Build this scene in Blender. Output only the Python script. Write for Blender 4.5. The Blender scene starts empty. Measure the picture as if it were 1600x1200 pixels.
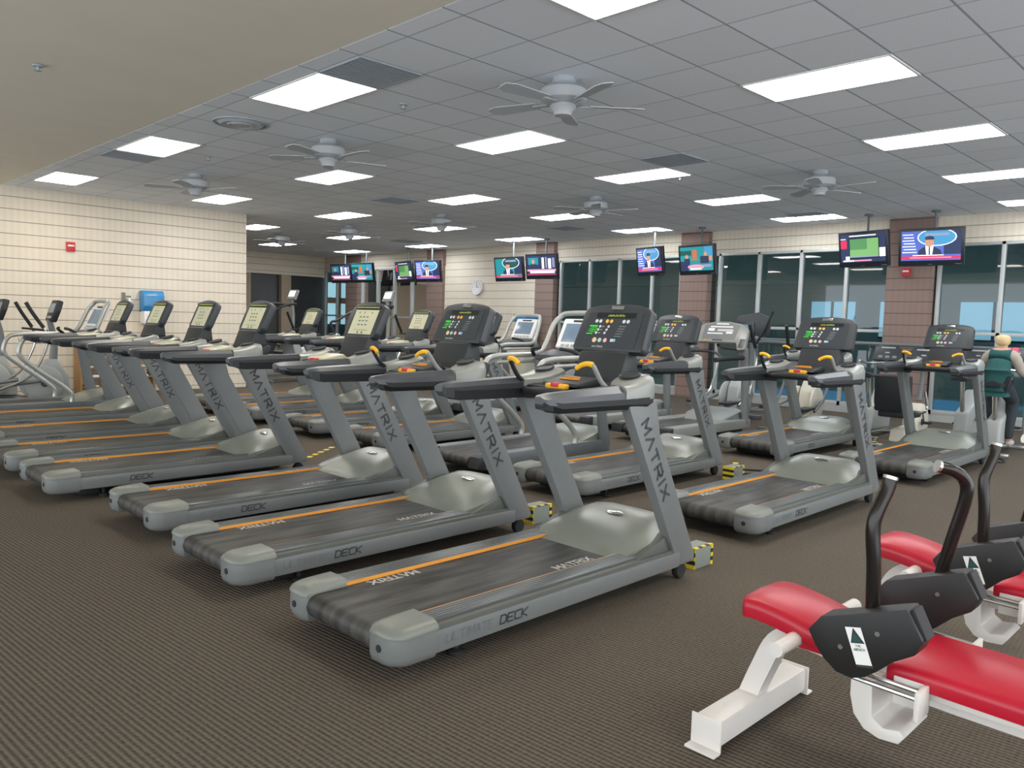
import bpy, bmesh, math, random
from mathutils import Vector, Matrix
random.seed(7)
COL = bpy.context.scene.collection
PI = math.pi
TX, TY = 0.62197, 0.60394
LX0, LY0 = 3.8456, 2.9019
CZ = 3.5

# ------------------------------------------------------------------ materials
def nt(name):
    m = bpy.data.materials.new(name); m.use_nodes = True
    t = m.node_tree
    return m, t, t.nodes['Principled BSDF']

def N(t, typ, **kw):
    n = t.nodes.new(typ)
    for k, v in kw.items():
        if k in ('operation', 'blend_type', 'data_type', 'noise_dimensions'): setattr(n, k, v)
        elif isinstance(k, str) and k.startswith('i'): n.inputs[int(k[1:])].default_value = v
    return n

def srgb(h):
    if isinstance(h, str):
        h = [int(h[i:i+2], 16)/255 for i in (0, 2, 4)]
    return tuple(((c/12.92) if c <= .04045 else ((c+.055)/1.055)**2.4) for c in h) + (1,)

def mat(name, col, rough=.5, metal=0, var=.12, scale=9, spec=.5, bump=0):
    m, t, b = nt(name); c = srgb(col)
    tc = N(t, 'ShaderNodeTexCoord'); no = N(t, 'ShaderNodeTexNoise'); no.inputs['Scale'].default_value = scale
    no.inputs['Detail'].default_value = 4
    t.links.new(tc.outputs['Object'], no.inputs['Vector'])
    mx = N(t, 'ShaderNodeMix', data_type='RGBA')
    t.links.new(no.outputs['Fac'], mx.inputs[0])
    mx.inputs[6].default_value = tuple(x*(1-var) for x in c[:3]) + (1,)
    mx.inputs[7].default_value = tuple(min(1, x*(1+var)) for x in c[:3]) + (1,)
    t.links.new(mx.outputs[2], b.inputs['Base Color'])
    b.inputs['Roughness'].default_value = rough; b.inputs['Metallic'].default_value = metal
    b.inputs['Specular IOR Level'].default_value = spec
    if bump:
        bp = N(t, 'ShaderNodeBump'); bp.inputs['Strength'].default_value = bump; bp.inputs['Distance'].default_value = .01
        t.links.new(no.outputs['Fac'], bp.inputs['Height']); t.links.new(bp.outputs[0], b.inputs['Normal'])
    return m

def emit(name, col, st):
    m, t, b = nt(name)
    b.inputs['Base Color'].default_value = srgb(col)
    b.inputs['Emission Color'].default_value = srgb(col); b.inputs['Emission Strength'].default_value = st
    return m

def mth(t, op, a, b=None, c=None):
    n = N(t, 'ShaderNodeMath', operation=op)
    for i, v in enumerate((a, b, c)):
        if v is None: continue
        if isinstance(v, (int, float)): n.inputs[i].default_value = v
        else: t.links.new(v, n.inputs[i])
    return n.outputs[0]

def block_mat(name, col, dark, off=.07, jstr=.12, course=.2032, stripe='x'):
    m, t, b = nt(name); c = srgb(col); d = srgb(dark)
    g = N(t, 'ShaderNodeNewGeometry'); s = N(t, 'ShaderNodeSeparateXYZ'); t.links.new(g.outputs['Position'], s.inputs[0])
    z = mth(t, 'SUBTRACT', s.outputs[2], off)
    fz = mth(t, 'FRACT', mth(t, 'DIVIDE', z, course))
    row = mth(t, 'FLOOR', mth(t, 'DIVIDE', z, course))
    line = mth(t, 'LESS_THAN', mth(t, 'ABSOLUTE', mth(t, 'SUBTRACT', fz, .5)), .47)   # 1 inside block
    h = mth(t, 'ADD', s.outputs[0], s.outputs[1])
    fx = mth(t, 'FRACT', mth(t, 'ADD', mth(t, 'DIVIDE', h, .4064), mth(t, 'MULTIPLY', row, .5)))
    vj = mth(t, 'LESS_THAN', fx, .02)
    rib = mth(t, 'MULTIPLY', mth(t, 'SINE', mth(t, 'MULTIPLY', h, 2*PI/.1016)), .03)
    no = N(t, 'ShaderNodeTexNoise'); no.inputs['Scale'].default_value = 3; t.links.new(g.outputs['Position'], no.inputs['Vector'])
    br = mth(t, 'ADD', mth(t, 'ADD', mth(t, 'MULTIPLY', no.outputs['Fac'], .12), .94), rib)
    br = mth(t, 'SUBTRACT', br, mth(t, 'MULTIPLY', vj, jstr*.35))
    mx = N(t, 'ShaderNodeMix', data_type='RGBA'); t.links.new(line, mx.inputs[0])
    mx.inputs[6].default_value = d; mx.inputs[7].default_value = c
    m2 = N(t, 'ShaderNodeMix', data_type='RGBA', blend_type='MULTIPLY'); m2.inputs[0].default_value = 1
    cb = N(t, 'ShaderNodeCombineColor')
    for i in range(3): t.links.new(br, cb.inputs[i])
    t.links.new(mx.outputs[2], m2.inputs[6]); t.links.new(cb.outputs[0], m2.inputs[7])
    t.links.new(m2.outputs[2], b.inputs['Base Color']); b.inputs['Roughness'].default_value = .75
    bp = N(t, 'ShaderNodeBump'); bp.inputs['Strength'].default_value = .5; bp.inputs['Distance'].default_value = .01
    t.links.new(line, bp.inputs['Height']); t.links.new(bp.outputs[0], b.inputs['Normal'])
    return m

def carpet_mat():
    m, t, b = nt('carpet_rib')
    g = N(t, 'ShaderNodeNewGeometry')
    no = N(t, 'ShaderNodeTexNoise'); no.inputs['Scale'].default_value = 60; no.inputs['Detail'].default_value = 5
    t.links.new(g.outputs['Position'], no.inputs['Vector'])
    s = N(t, 'ShaderNodeSeparateXYZ'); t.links.new(g.outputs['Position'], s.inputs[0])
    u = mth(t, 'ADD', s.outputs[0], mth(t, 'MULTIPLY', s.outputs[1], .08))
    v = mth(t, 'SUBTRACT', s.outputs[1], mth(t, 'MULTIPLY', s.outputs[0], .10))
    u = mth(t, 'ADD', u, mth(t, 'MULTIPLY', no.outputs['Fac'], .006))
    r = mth(t, 'SINE', mth(t, 'MULTIPLY', u, 2*PI/.0235))
    w = mth(t, 'SINE', mth(t, 'MULTIPLY', v, 2*PI/.02))
    hgt = mth(t, 'ADD', mth(t, 'MULTIPLY', r, .55), mth(t, 'MULTIPLY', w, .10))
    hgt = mth(t, 'ADD', hgt, mth(t, 'MULTIPLY', mth(t, 'SUBTRACT', no.outputs['Fac'], .5), 1.3))
    f = mth(t, 'ADD', mth(t, 'MULTIPLY', hgt, .5), .5)
    lo = N(t, 'ShaderNodeTexNoise'); lo.inputs['Scale'].default_value = .6; t.links.new(g.outputs['Position'], lo.inputs['Vector'])
    mx = N(t, 'ShaderNodeMix', data_type='RGBA'); mx.clamp_factor = True; t.links.new(f, mx.inputs[0])
    mx.inputs[6].default_value = srgb('37312b'); mx.inputs[7].default_value = srgb('736a5e')
    m2 = N(t, 'ShaderNodeMix', data_type='RGBA', blend_type='MULTIPLY'); m2.inputs[0].default_value = 1
    lv = mth(t, 'ADD', mth(t, 'MULTIPLY', lo.outputs['Fac'], .3), .85); cb = N(t, 'ShaderNodeCombineColor')
    for i in range(3): t.links.new(lv, cb.inputs[i])
    t.links.new(mx.outputs[2], m2.inputs[6]); t.links.new(cb.outputs[0], m2.inputs[7])
    t.links.new(m2.outputs[2], b.inputs['Base Color']); b.inputs['Roughness'].default_value = .95
    b.inputs['Specular IOR Level'].default_value = .1
    bp = N(t, 'ShaderNodeBump'); bp.inputs['Strength'].default_value = .5; bp.inputs['Distance'].default_value = .004
    t.links.new(hgt, bp.inputs['Height']); t.links.new(bp.outputs[0], b.inputs['Normal'])
    return m

def tile_mat():
    m, t, b = nt('ceiling_tile')
    g = N(t, 'ShaderNodeNewGeometry'); s = N(t, 'ShaderNodeSeparateXYZ'); t.links.new(g.outputs['Position'], s.inputs[0])
    fx = mth(t, 'FRACT', mth(t, 'DIVIDE', mth(t, 'SUBTRACT', s.outputs[0], LX0 - TX*.5 + 100*0), TX))
    fy = mth(t, 'FRACT', mth(t, 'DIVIDE', mth(t, 'SUBTRACT', s.outputs[1], LY0), TY))
    lx = mth(t, 'GREATER_THAN', mth(t, 'ABSOLUTE', mth(t, 'SUBTRACT', fx, .5)), .486)
    ly = mth(t, 'GREATER_THAN', mth(t, 'ABSOLUTE', mth(t, 'SUBTRACT', fy, .5)), .486)
    ln = mth(t, 'MAXIMUM', mth(t, 'MULTIPLY', lx, .6), ly)
    no = N(t, 'ShaderNodeTexNoise'); no.inputs['Scale'].default_value = 90; no.inputs['Detail'].default_value = 3
    t.links.new(g.outputs['Position'], no.inputs['Vector'])
    wn = N(t, 'ShaderNodeTexWhiteNoise', noise_dimensions='2D'); cv = N(t, 'ShaderNodeCombineXYZ')
    t.links.new(mth(t, 'FLOOR', mth(t, 'DIVIDE', mth(t, 'SUBTRACT', s.outputs[0], LX0 - TX*.5), TX)), cv.inputs[0])
    t.links.new(mth(t, 'FLOOR', mth(t, 'DIVIDE', mth(t, 'SUBTRACT', s.outputs[1], LY0), TY)), cv.inputs[1])
    t.links.new(cv.outputs[0], wn.inputs[0])
    val = mth(t, 'ADD', mth(t, 'ADD', mth(t, 'MULTIPLY', no.outputs['Fac'], .16), .86), mth(t, 'MULTIPLY', wn.outputs[0], .07))
    mx = N(t, 'ShaderNodeMix', data_type='RGBA'); t.links.new(ln, mx.inputs[0])
    mx.inputs[6].default_value = srgb('e6ebf0'); mx.inputs[7].default_value = srgb('a3aab2')
    m2 = N(t, 'ShaderNodeMix', data_type='RGBA', blend_type='MULTIPLY'); m2.inputs[0].default_value = 1; cb = N(t, 'ShaderNodeCombineColor')
    for i in range(3): t.links.new(val, cb.inputs[i])
    t.links.new(mx.outputs[2], m2.inputs[6]); t.links.new(cb.outputs[0], m2.inputs[7])
    t.links.new(m2.outputs[2], b.inputs['Base Color']); b.inputs['Roughness'].default_value = .9
    b.inputs['Specular IOR Level'].default_value = .2
    return m

def glass_mat(name, tint, refl=1.0, clear=.75):
    m = bpy.data.materials.new(name); m.use_nodes = True; t = m.node_tree; t.nodes.clear()
    o = N(t, 'ShaderNodeOutputMaterial'); a = N(t, 'ShaderNodeBsdfTransparent'); a.inputs[0].default_value = srgb(tint)
    gl = N(t, 'ShaderNodeBsdfGlossy'); gl.inputs['Roughness'].default_value = .02
    fr = N(t, 'ShaderNodeFresnel'); fr.inputs[0].default_value = 1.5
    k = mth(t, 'MULTIPLY', fr.outputs[0], refl)
    mx = N(t, 'ShaderNodeMixShader'); t.links.new(k, mx.inputs[0]); t.links.new(a.outputs[0], mx.inputs[1]); t.links.new(gl.outputs[0], mx.inputs[2])
    t.links.new(mx.outputs[0], o.inputs[0])
    return m

def belt_mat():
    m, t, b = nt('belt_rubber')
    tc = N(t, 'ShaderNodeTexCoord'); mp = N(t, 'ShaderNodeMapping'); mp.inputs['Scale'].default_value = (1.6, 9, 1)
    no = N(t, 'ShaderNodeTexNoise'); no.inputs['Scale'].default_value = 1.6; no.inputs['Detail'].default_value = 5
    t.links.new(tc.outputs['Object'], mp.inputs[0]); t.links.new(mp.outputs[0], no.inputs['Vector'])
    mx = N(t, 'ShaderNodeMix', data_type='RGBA')
    cr = N(t, 'ShaderNodeMapRange'); cr.inputs[1].default_value = .42; cr.inputs[2].default_value = .72
    t.links.new(no.outputs['Fac'], cr.inputs[0]); t.links.new(cr.outputs[0], mx.inputs[0])
    mx.inputs[6].default_value = srgb('2b2a28'); mx.inputs[7].default_value = srgb('54524d')
    t.links.new(mx.outputs[2], b.inputs['Base Color']); b.inputs['Roughness'].default_value = .52; b.inputs['Specular IOR Level'].default_value = .32
    return m

MT = {
 'carpet': carpet_mat(), 'tile': tile_mat(), 'belt': belt_mat(),
 'block': block_mat('cream_block', 'dcd1be', '8a8175'),
 'brown': block_mat('brown_block', '8a746a', '54463f', off=.02),
 'drywall': mat('soffit_paint', 'e6dfcf', .9, var=.05, scale=2),
 'tan': mat('tan_paint', 'a3937e', .8, var=.06),
 'steel': mat('grey_metal_paint', '6f7271', .4, .0, var=.05, scale=14),
 'steel_d': mat('dark_grey_metal', '666b6c', .42, .0, var=.06),
 'cap': mat('grey_plastic', '6f7270', .45, 0, var=.06),
 'cap_l': mat('light_grey_plastic', '74776f', .4, 0, var=.05),
 'hood': mat('olive_grey_plastic', '7b7e73', .32, 0, var=.05),
 'rail': mat('ribbed_foot_rail', '545857', .3, .0, var=.08, scale=30),
 'black': mat('black_plastic', '212426', .5, 0, var=.1),
 'grip': mat('black_foam_grip', '1b1e20', .6, 0, var=.12),
 'padg': mat('charcoal_soft_touch', '404346', .36, 0, var=.05),
 'silver': mat('silver_plastic', '8c8e88', .34, .1, var=.04),
 'chrome': mat('chrome_tube', 'c9cac6', .22, .9, var=.03),
 'white_m': mat('white_enamel', 'd9d4cd', .32, 0, var=.03),
 'white_p': mat('white_plastic', 'e4e4e0', .4, 0, var=.03),
 'cream': mat('cream_plastic', 'cfc9b6', .5, 0, var=.05),
 'orange': mat('orange_strip', 'd28a1e', .5, 0, var=.08),
 'yellow': mat('yellow_plastic', 'f0b21c', .45, 0, var=.05),
 'redp': mat('red_plastic', 'c8293a', .45, 0, var=.05),
 'vinyl': mat('red_vinyl', 'b3122a', .36, 0, var=.10, scale=5),
 'vinyl_d': mat('red_vinyl_side', 'b01228', .42, 0, var=.08, scale=5),
 'gloss': mat('glossy_black_steel', '26221f', .18, .4, var=.08),
 'shroud': mat('black_shroud', '171614', .5, 0, var=.08, scale=20),
 'console': mat('console_black', '303437', .42, 0, var=.04),
 'face': mat('console_overlay', '363b3f', .34, 0, var=.04),
 'mark': mat('marquee_black', '1b1f20', .3, 0, var=.04),
 'beige': mat('beige_overlay', 'c6c3a2', .35, 0, var=.05),
 'ink': mat('dark_ink', '2f2f2c', .6, 0),
 'letter': mat('dark_lettering', '3a3c3e', .5, 0, var=.03),
 'letter2': mat('faint_lettering', '6a6e6e', .5, 0, var=.03),
 'letterw': mat('white_lettering', 'bdbcb6', .5, 0, var=.03),
 'alu': mat('brushed_aluminium', 'b3b4ae', .36, .5, var=.03),
 'cheek': mat('dark_olive_plastic', '575953', .5, 0, var=.06),
 'btn_w': mat('pale_button', 'c9ccca', .4, 0), 'btn_o': mat('amber_button', 'e6ac4c', .4, 0),
 'btn_t': mat('tan_button', 'd9bf8c', .4, 0), 'btn_g': mat('green_ring_button', 'a9cbbd', .4, 0),
 'btn_r': mat('red_ring_button', 'e0a8ac', .4, 0), 'btn_b': mat('blue_button', '7fb9d6', .4, 0),
 'led': emit('green_led', '2cb428', .55), 'ledy': emit('yellow_green_led', 'a9b838', .5),
 'screen': mat('grey_blue_screen', '75889a', .2, 0, var=.25, scale=6),
 'glow': emit('lit_screen', 'dfe6f5', 1.2),
 'disc': mat('grey_disc_cover', 'a3a6a2', .4, 0, var=.05), 'rubber': mat('black_rubber', '1f1f20', .7),
 'mull': mat('aluminium_mullion', 'b7bab6', .4, .3, var=.03), 'bluep': mat('blue_dispenser', '3d86b8', .22, 0, var=.2, scale=6),
 'fan': mat('white_fan', 'a9adb0', .5, 0, var=.03), 'vent': mat('vent_grille', 'a0a7ae', .7, .0, var=.05), 'ventd': mat('vent_slot', '747b84', .8),
 'alarm': mat('alarm_red', 'c22b33', .4), 'sign': mat('sign_brown', '4a3a34', .5), 'tvb': mat('tv_bezel', '23272e', .3, 0, var=.04),
 'paper': mat('white_paper', 'e8e8e4', .7, 0, var=.03), 'wood': mat('wood_shelf', 'a07a4c', .6, 0, var=.2),
 'skin': mat('skin', 'c99f86', .6), 'hair': mat('blond_hair', 'd2ba8c', .7, 0, var=.25, scale=60), 'teal': mat('teal_fabric', '1a4f4d', .8, 0, var=.15, scale=20),
 'beigef': mat('beige_fabric', 'aaa093', .85, 0, var=.1, scale=20), 'pants': mat('dark_trousers', '2c3236', .85), 'shoe': mat('pale_shoe', 'b9b5ad', .7),
 'pool': emit('glowing_pool_water', '4f88b4', .3), 'skyw': emit('daylight_window', '86b4cf', .62), 'poolwall': mat('pool_hall_wall', '748886', .8, var=.1, scale=1),
 'poolceil': mat('pool_hall_ceiling', '5c7072', .9, var=.1, scale=1), 'concrete': mat('pool_deck', '9aa39f', .8),
 'brownwall': mat('hall_wall_brown', '8d6a58', .8), 'haz_b': mat('hazard_black', '1d1d1b', .6), 'haz_y': mat('hazard_yellow', 'dcc21c', .5), 'boxg': mat('box_grey', '7c837a', .5),
 'pglass': glass_mat('pool_glass', 'b4c6c4', 1.5), 'teal_d': mat('hall_dark', '2c3c40', .8),
 'darkglass': mat('dark_partition', '3c3f3e', .25, 0, var=.2, scale=3),
}
def diffuser(name, col, st):
    return emit(name, col, st)
MT['lamp0'] = emit('diffuser_warm', 'fff8ec', 9.5)
MT['lamp1'] = emit('diffuser_neutral', 'fdfbfa', 9.5)
MT['lamp2'] = emit('diffuser_cool', 'f2f8ff', 9.5)

# ------------------------------------------------------------------ mesh helpers
def bez(pts, n=6):
    """Catmull-Rom smoothing of a polyline."""
    P = [Vector(p) for p in pts]; out = []
    for i in range(len(P)-1):
        p0 = P[max(i-1, 0)]; p1 = P[i]; p2 = P[i+1]; p3 = P[min(i+2, len(P)-1)]
        for k in range(n):
            s = k/n
            out.append(.5*((2*p1)+(-p0+p2)*s+(2*p0-5*p1+4*p2-p3)*s*s+(-p0+3*p1-3*p2+p3)*s**3))
    out.append(P[-1]); return out

class MB:
    def __init__(s): s.bm = bmesh.new(); s.mi = 0
    def _fin(s, geom_faces):
        for f in geom_faces: f.material_index = s.mi
    def box(s, x0, x1, y0, y1, z0, z1, bev=0, M=None, seg=2):
        b = bmesh.new(); bmesh.ops.create_cube(b, size=1)
        for v in b.verts:
            v.co = Vector(((x0+x1)/2+v.co.x*(x1-x0), (y0+y1)/2+v.co.y*(y1-y0), (z0+z1)/2+v.co.z*(z1-z0)))
        if bev: bmesh.ops.bevel(b, geom=b.edges[:], offset=bev, segments=seg, profile=.6, affect='EDGES')
        return s.merge(b, M)
    def merge(s, b, M=None):
        if M is not None: b.transform(M)
        vm = {}
        for v in b.verts: vm[v] = s.bm.verts.new(v.co)
        for f in b.faces:
            try: nf = s.bm.faces.new([vm[v] for v in f.verts]); nf.material_index = s.mi
            except ValueError: pass
        b.free(); return s
    def prism(s, pts, a0, a1, axis='y', bev=0, M=None, seg=2):
        """pts: 2D outline; axis: extrusion axis. y:(x,z)  x:(y,z)  z:(x,y)"""
        b = bmesh.new()
        def mk(p, a):
            return {'y': (p[0], a, p[1]), 'x': (a, p[0], p[1]), 'z': (p[0], p[1], a)}[axis]
        A = [b.verts.new(mk(p, a0)) for p in pts]; B = [b.verts.new(mk(p, a1)) for p in pts]; n = len(pts)
        b.faces.new(A); b.faces.new(B[::-1])
        for i in range(n): b.faces.new([A[i], A[(i+1) % n], B[(i+1) % n], B[i]][::-1])
        bmesh.ops.recalc_face_normals(b, faces=b.faces[:])
        if bev:
            bmesh.ops.bevel(b, geom=b.edges[:], offset=bev, segments=seg, profile=.6, affect='EDGES', clamp_overlap=True)
        return s.merge(b, M)
    def loft(s, rings, cap=True, closed=True):
        R = [[s.bm.verts.new(p) for p in r] for r in rings]; n = len(R[0]); m = n if closed else n-1
        fs = []
        for a, c in zip(R, R[1:]):
            for i in range(m):
                fs.append(s.bm.faces.new([a[i], a[(i+1) % n], c[(i+1) % n], c[i]]))
        if cap and closed:
            fs.append(s.bm.faces.new(R[0][::-1])); fs.append(s.bm.faces.new(R[-1]))
        s._fin(fs); return s
    def tube(s, pts, r, seg=10, smooth=0, cap=True, flat=1):
        P = bez(pts, smooth) if smooth else [Vector(p) for p in pts]
        n = len(P); rs = r if isinstance(r, (list, tuple)) else None
        rings = []; up = None
        for i, p in enumerate(P):
            d = (P[min(i+1, n-1)]-P[max(i-1, 0)]).normalized()
            if up is None:
                up = Vector((0, 0, 1)) if abs(d.z) < .9 else Vector((1, 0, 0))
            a = d.cross(up).normalized(); up = a.cross(d).normalized()
            rr = r if rs is None else rs[0]+(rs[-1]-rs[0])*i/(n-1) if len(rs) == 2 else rs[int(round(i*(len(rs)-1)/(n-1)))]
            rings.append([p+(a*math.cos(t)+up*flat*math.sin(t))*rr for t in [2*PI*k/seg for k in range(seg)]])
        return s.loft(rings, cap)
    def cyl(s, p0, p1, r, seg=16): return s.tube([p0, p1], r, seg)
    def lathe(s, prof, c=(0, 0, 0), axis='z', seg=20):
        rings = []
        for (r, h) in prof:
            ring = []
            for k in range(seg):
                t = 2*PI*k/seg; a, b = max(r, 1e-4)*math.cos(t), max(r, 1e-4)*math.sin(t)
                v = {'z': (a, b, h), 'x': (h, a, b), 'y': (b, h, a)}[axis]
                ring.append(Vector(v)+Vector(c))
            rings.append(ring)
        return s.loft(rings)
    def quad(s, a, b, c, d):
        f = s.bm.faces.new([s.bm.verts.new(p) for p in (a, b, c, d)]); f.material_index = s.mi; return s
    def slot(s, i): s.mi = i; return s
    def build(s, name, m, parent=None, loc=None, ang=35, rot=None):
        bmesh.ops.recalc_face_normals(s.bm, faces=s.bm.faces[:])
        me = bpy.data.meshes.new(name); s.bm.to_mesh(me); s.bm.free()
        for x in (m if isinstance(m, (list, tuple)) else [m]): me.materials.append(MT[x] if isinstance(x, str) else x)
        me.polygons.foreach_set('use_smooth', [True]*len(me.polygons))
        me.set_sharp_from_angle(angle=math.radians(ang)); me.update()
        o = bpy.data.objects.new(name, me); COL.objects.link(o)
        if parent is not None: o.parent = parent
        if loc is not None: o.location = loc
        if rot is not None: o.rotation_euler = rot
        return o

def tag(o, label=None, cat=None, group=None, kind=None):
    if label: o['label'] = label
    if cat: o['category'] = cat
    if group: o['group'] = group
    if kind: o['kind'] = kind
    return o
def empty(name, label, cat, loc=(0, 0, 0), rz=0, group=None):
    o = bpy.data.objects.new(name, None); o.empty_display_size = .2; COL.objects.link(o)
    o.location = loc; o.rotation_euler = (0, 0, rz); return tag(o, label, cat, group)
KIDS = {}
def copy_tree(o, parent=None):
    c = o.copy(); COL.objects.link(c)
    if parent is not None: c.parent = parent
    for ch in list(o.children): copy_tree(ch, c)
    return c
def place(proto, used, loc, label, group=None, rz=0):
    o = proto if not used else copy_tree(proto)
    o.location = loc; o.rotation_euler = (0, 0, rz); tag(o, label, None, group); return o

# stroke letters (unit width/height)
STROKES = {
 'M': [[(0, 0), (0, 1), (.5, .35), (1, 1), (1, 0)]], 'A': [[(0, 0), (.5, 1), (1, 0)]], 'T': [[(0, 1), (1, 1)], [(.5, 1), (.5, 0)]],
 'R': [[(0, 0), (0, 1), (.8, 1), (1, .8), (1, .6), (.8, .45), (0, .45)], [(.45, .45), (1, 0)]], 'I': [[(.5, 0), (.5, 1)]],
 'X': [[(0, 0), (1, 1)], [(0, 1), (1, 0)]], 'a': [[(0, 0), (.5, 1), (1, 0)], [(.2, .35), (.8, .35)]],
 'U': [[(0, 1), (0, .15), (.2, 0), (.8, 0), (1, .15), (1, 1)]], 'L': [[(0, 1), (0, 0), (1, 0)]], 'E': [[(1, 1), (0, 1), (0, 0), (1, 0)], [(0, .5), (.8, .5)]],
 'D': [[(0, 0), (0, 1), (.7, 1), (1, .75), (1, .25), (.7, 0), (0, 0)]], 'C': [[(1, 1), (.2, 1), (0, .8), (0, .2), (.2, 0), (1, 0)]],
 'K': [[(0, 0), (0, 1)], [(1, 1), (0, .45), (1, 0)]], 'H': [[(0, 0), (0, 1)], [(1, 0), (1, 1)], [(0, .5), (1, .5)]], 'B': [[(0, 0), (0, 1), (.8, 1), (1, .78), (.8, .52), (0, .52)], [(.8, .52), (1, .28), (.8, 0), (0, 0)]],
 'N': [[(0, 0), (0, 1), (1, 0), (1, 1)]], ' ': [], '1': [[(.5, 0), (.5, 1)]], '3': [[(0, 1), (1, 1), (1, 0), (0, 0)], [(0, .5), (1, .5)]], '8': [[(0, 0), (0, 1), (1, 1), (1, 0), (0, 0)], [(0, .5), (1, .5)]],
 'F': [[(1, 1), (0, 1), (0, 0)], [(0, .5), (.8, .5)]], 'O': [[(0, 0), (0, 1), (1, 1), (1, 0), (0, 0)]], 'S': [[(1, 1), (0, 1), (0, .5), (1, .5), (1, 0), (0, 0)]], 'W': [[(0, 1), (.25, 0), (.5, .7), (.75, 0), (1, 1)]],
}
def letters(mb, txt, org, d, u, w, h, gap, th, slant=0):
    """flat stroke lettering: origin, direction d, up u."""
    d = Vector(d).normalized(); u = Vector(u).normalized(); n = d.cross(u).normalized(); org = Vector(org)
    x = 0
    for ch in txt:
        lw = w*.25 if ch == 'I' else w
        for st in STROKES.get(ch, []):
            P = [org+d*(x+(p[0] if ch != 'I' else .5)*lw+slant*p[1]*h)+u*(p[1]*h) for p in st]
            for a, b in zip(P, P[1:]):
                t = (b-a).normalized(); s = n.cross(t)*th/2; e = t*th*.45
                mb.quad(a-e-s+n*.0008, b+e-s+n*.0008, b+e+s+n*.0008, a-e+s+n*.0008)
        x += lw+gap
    return x

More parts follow.
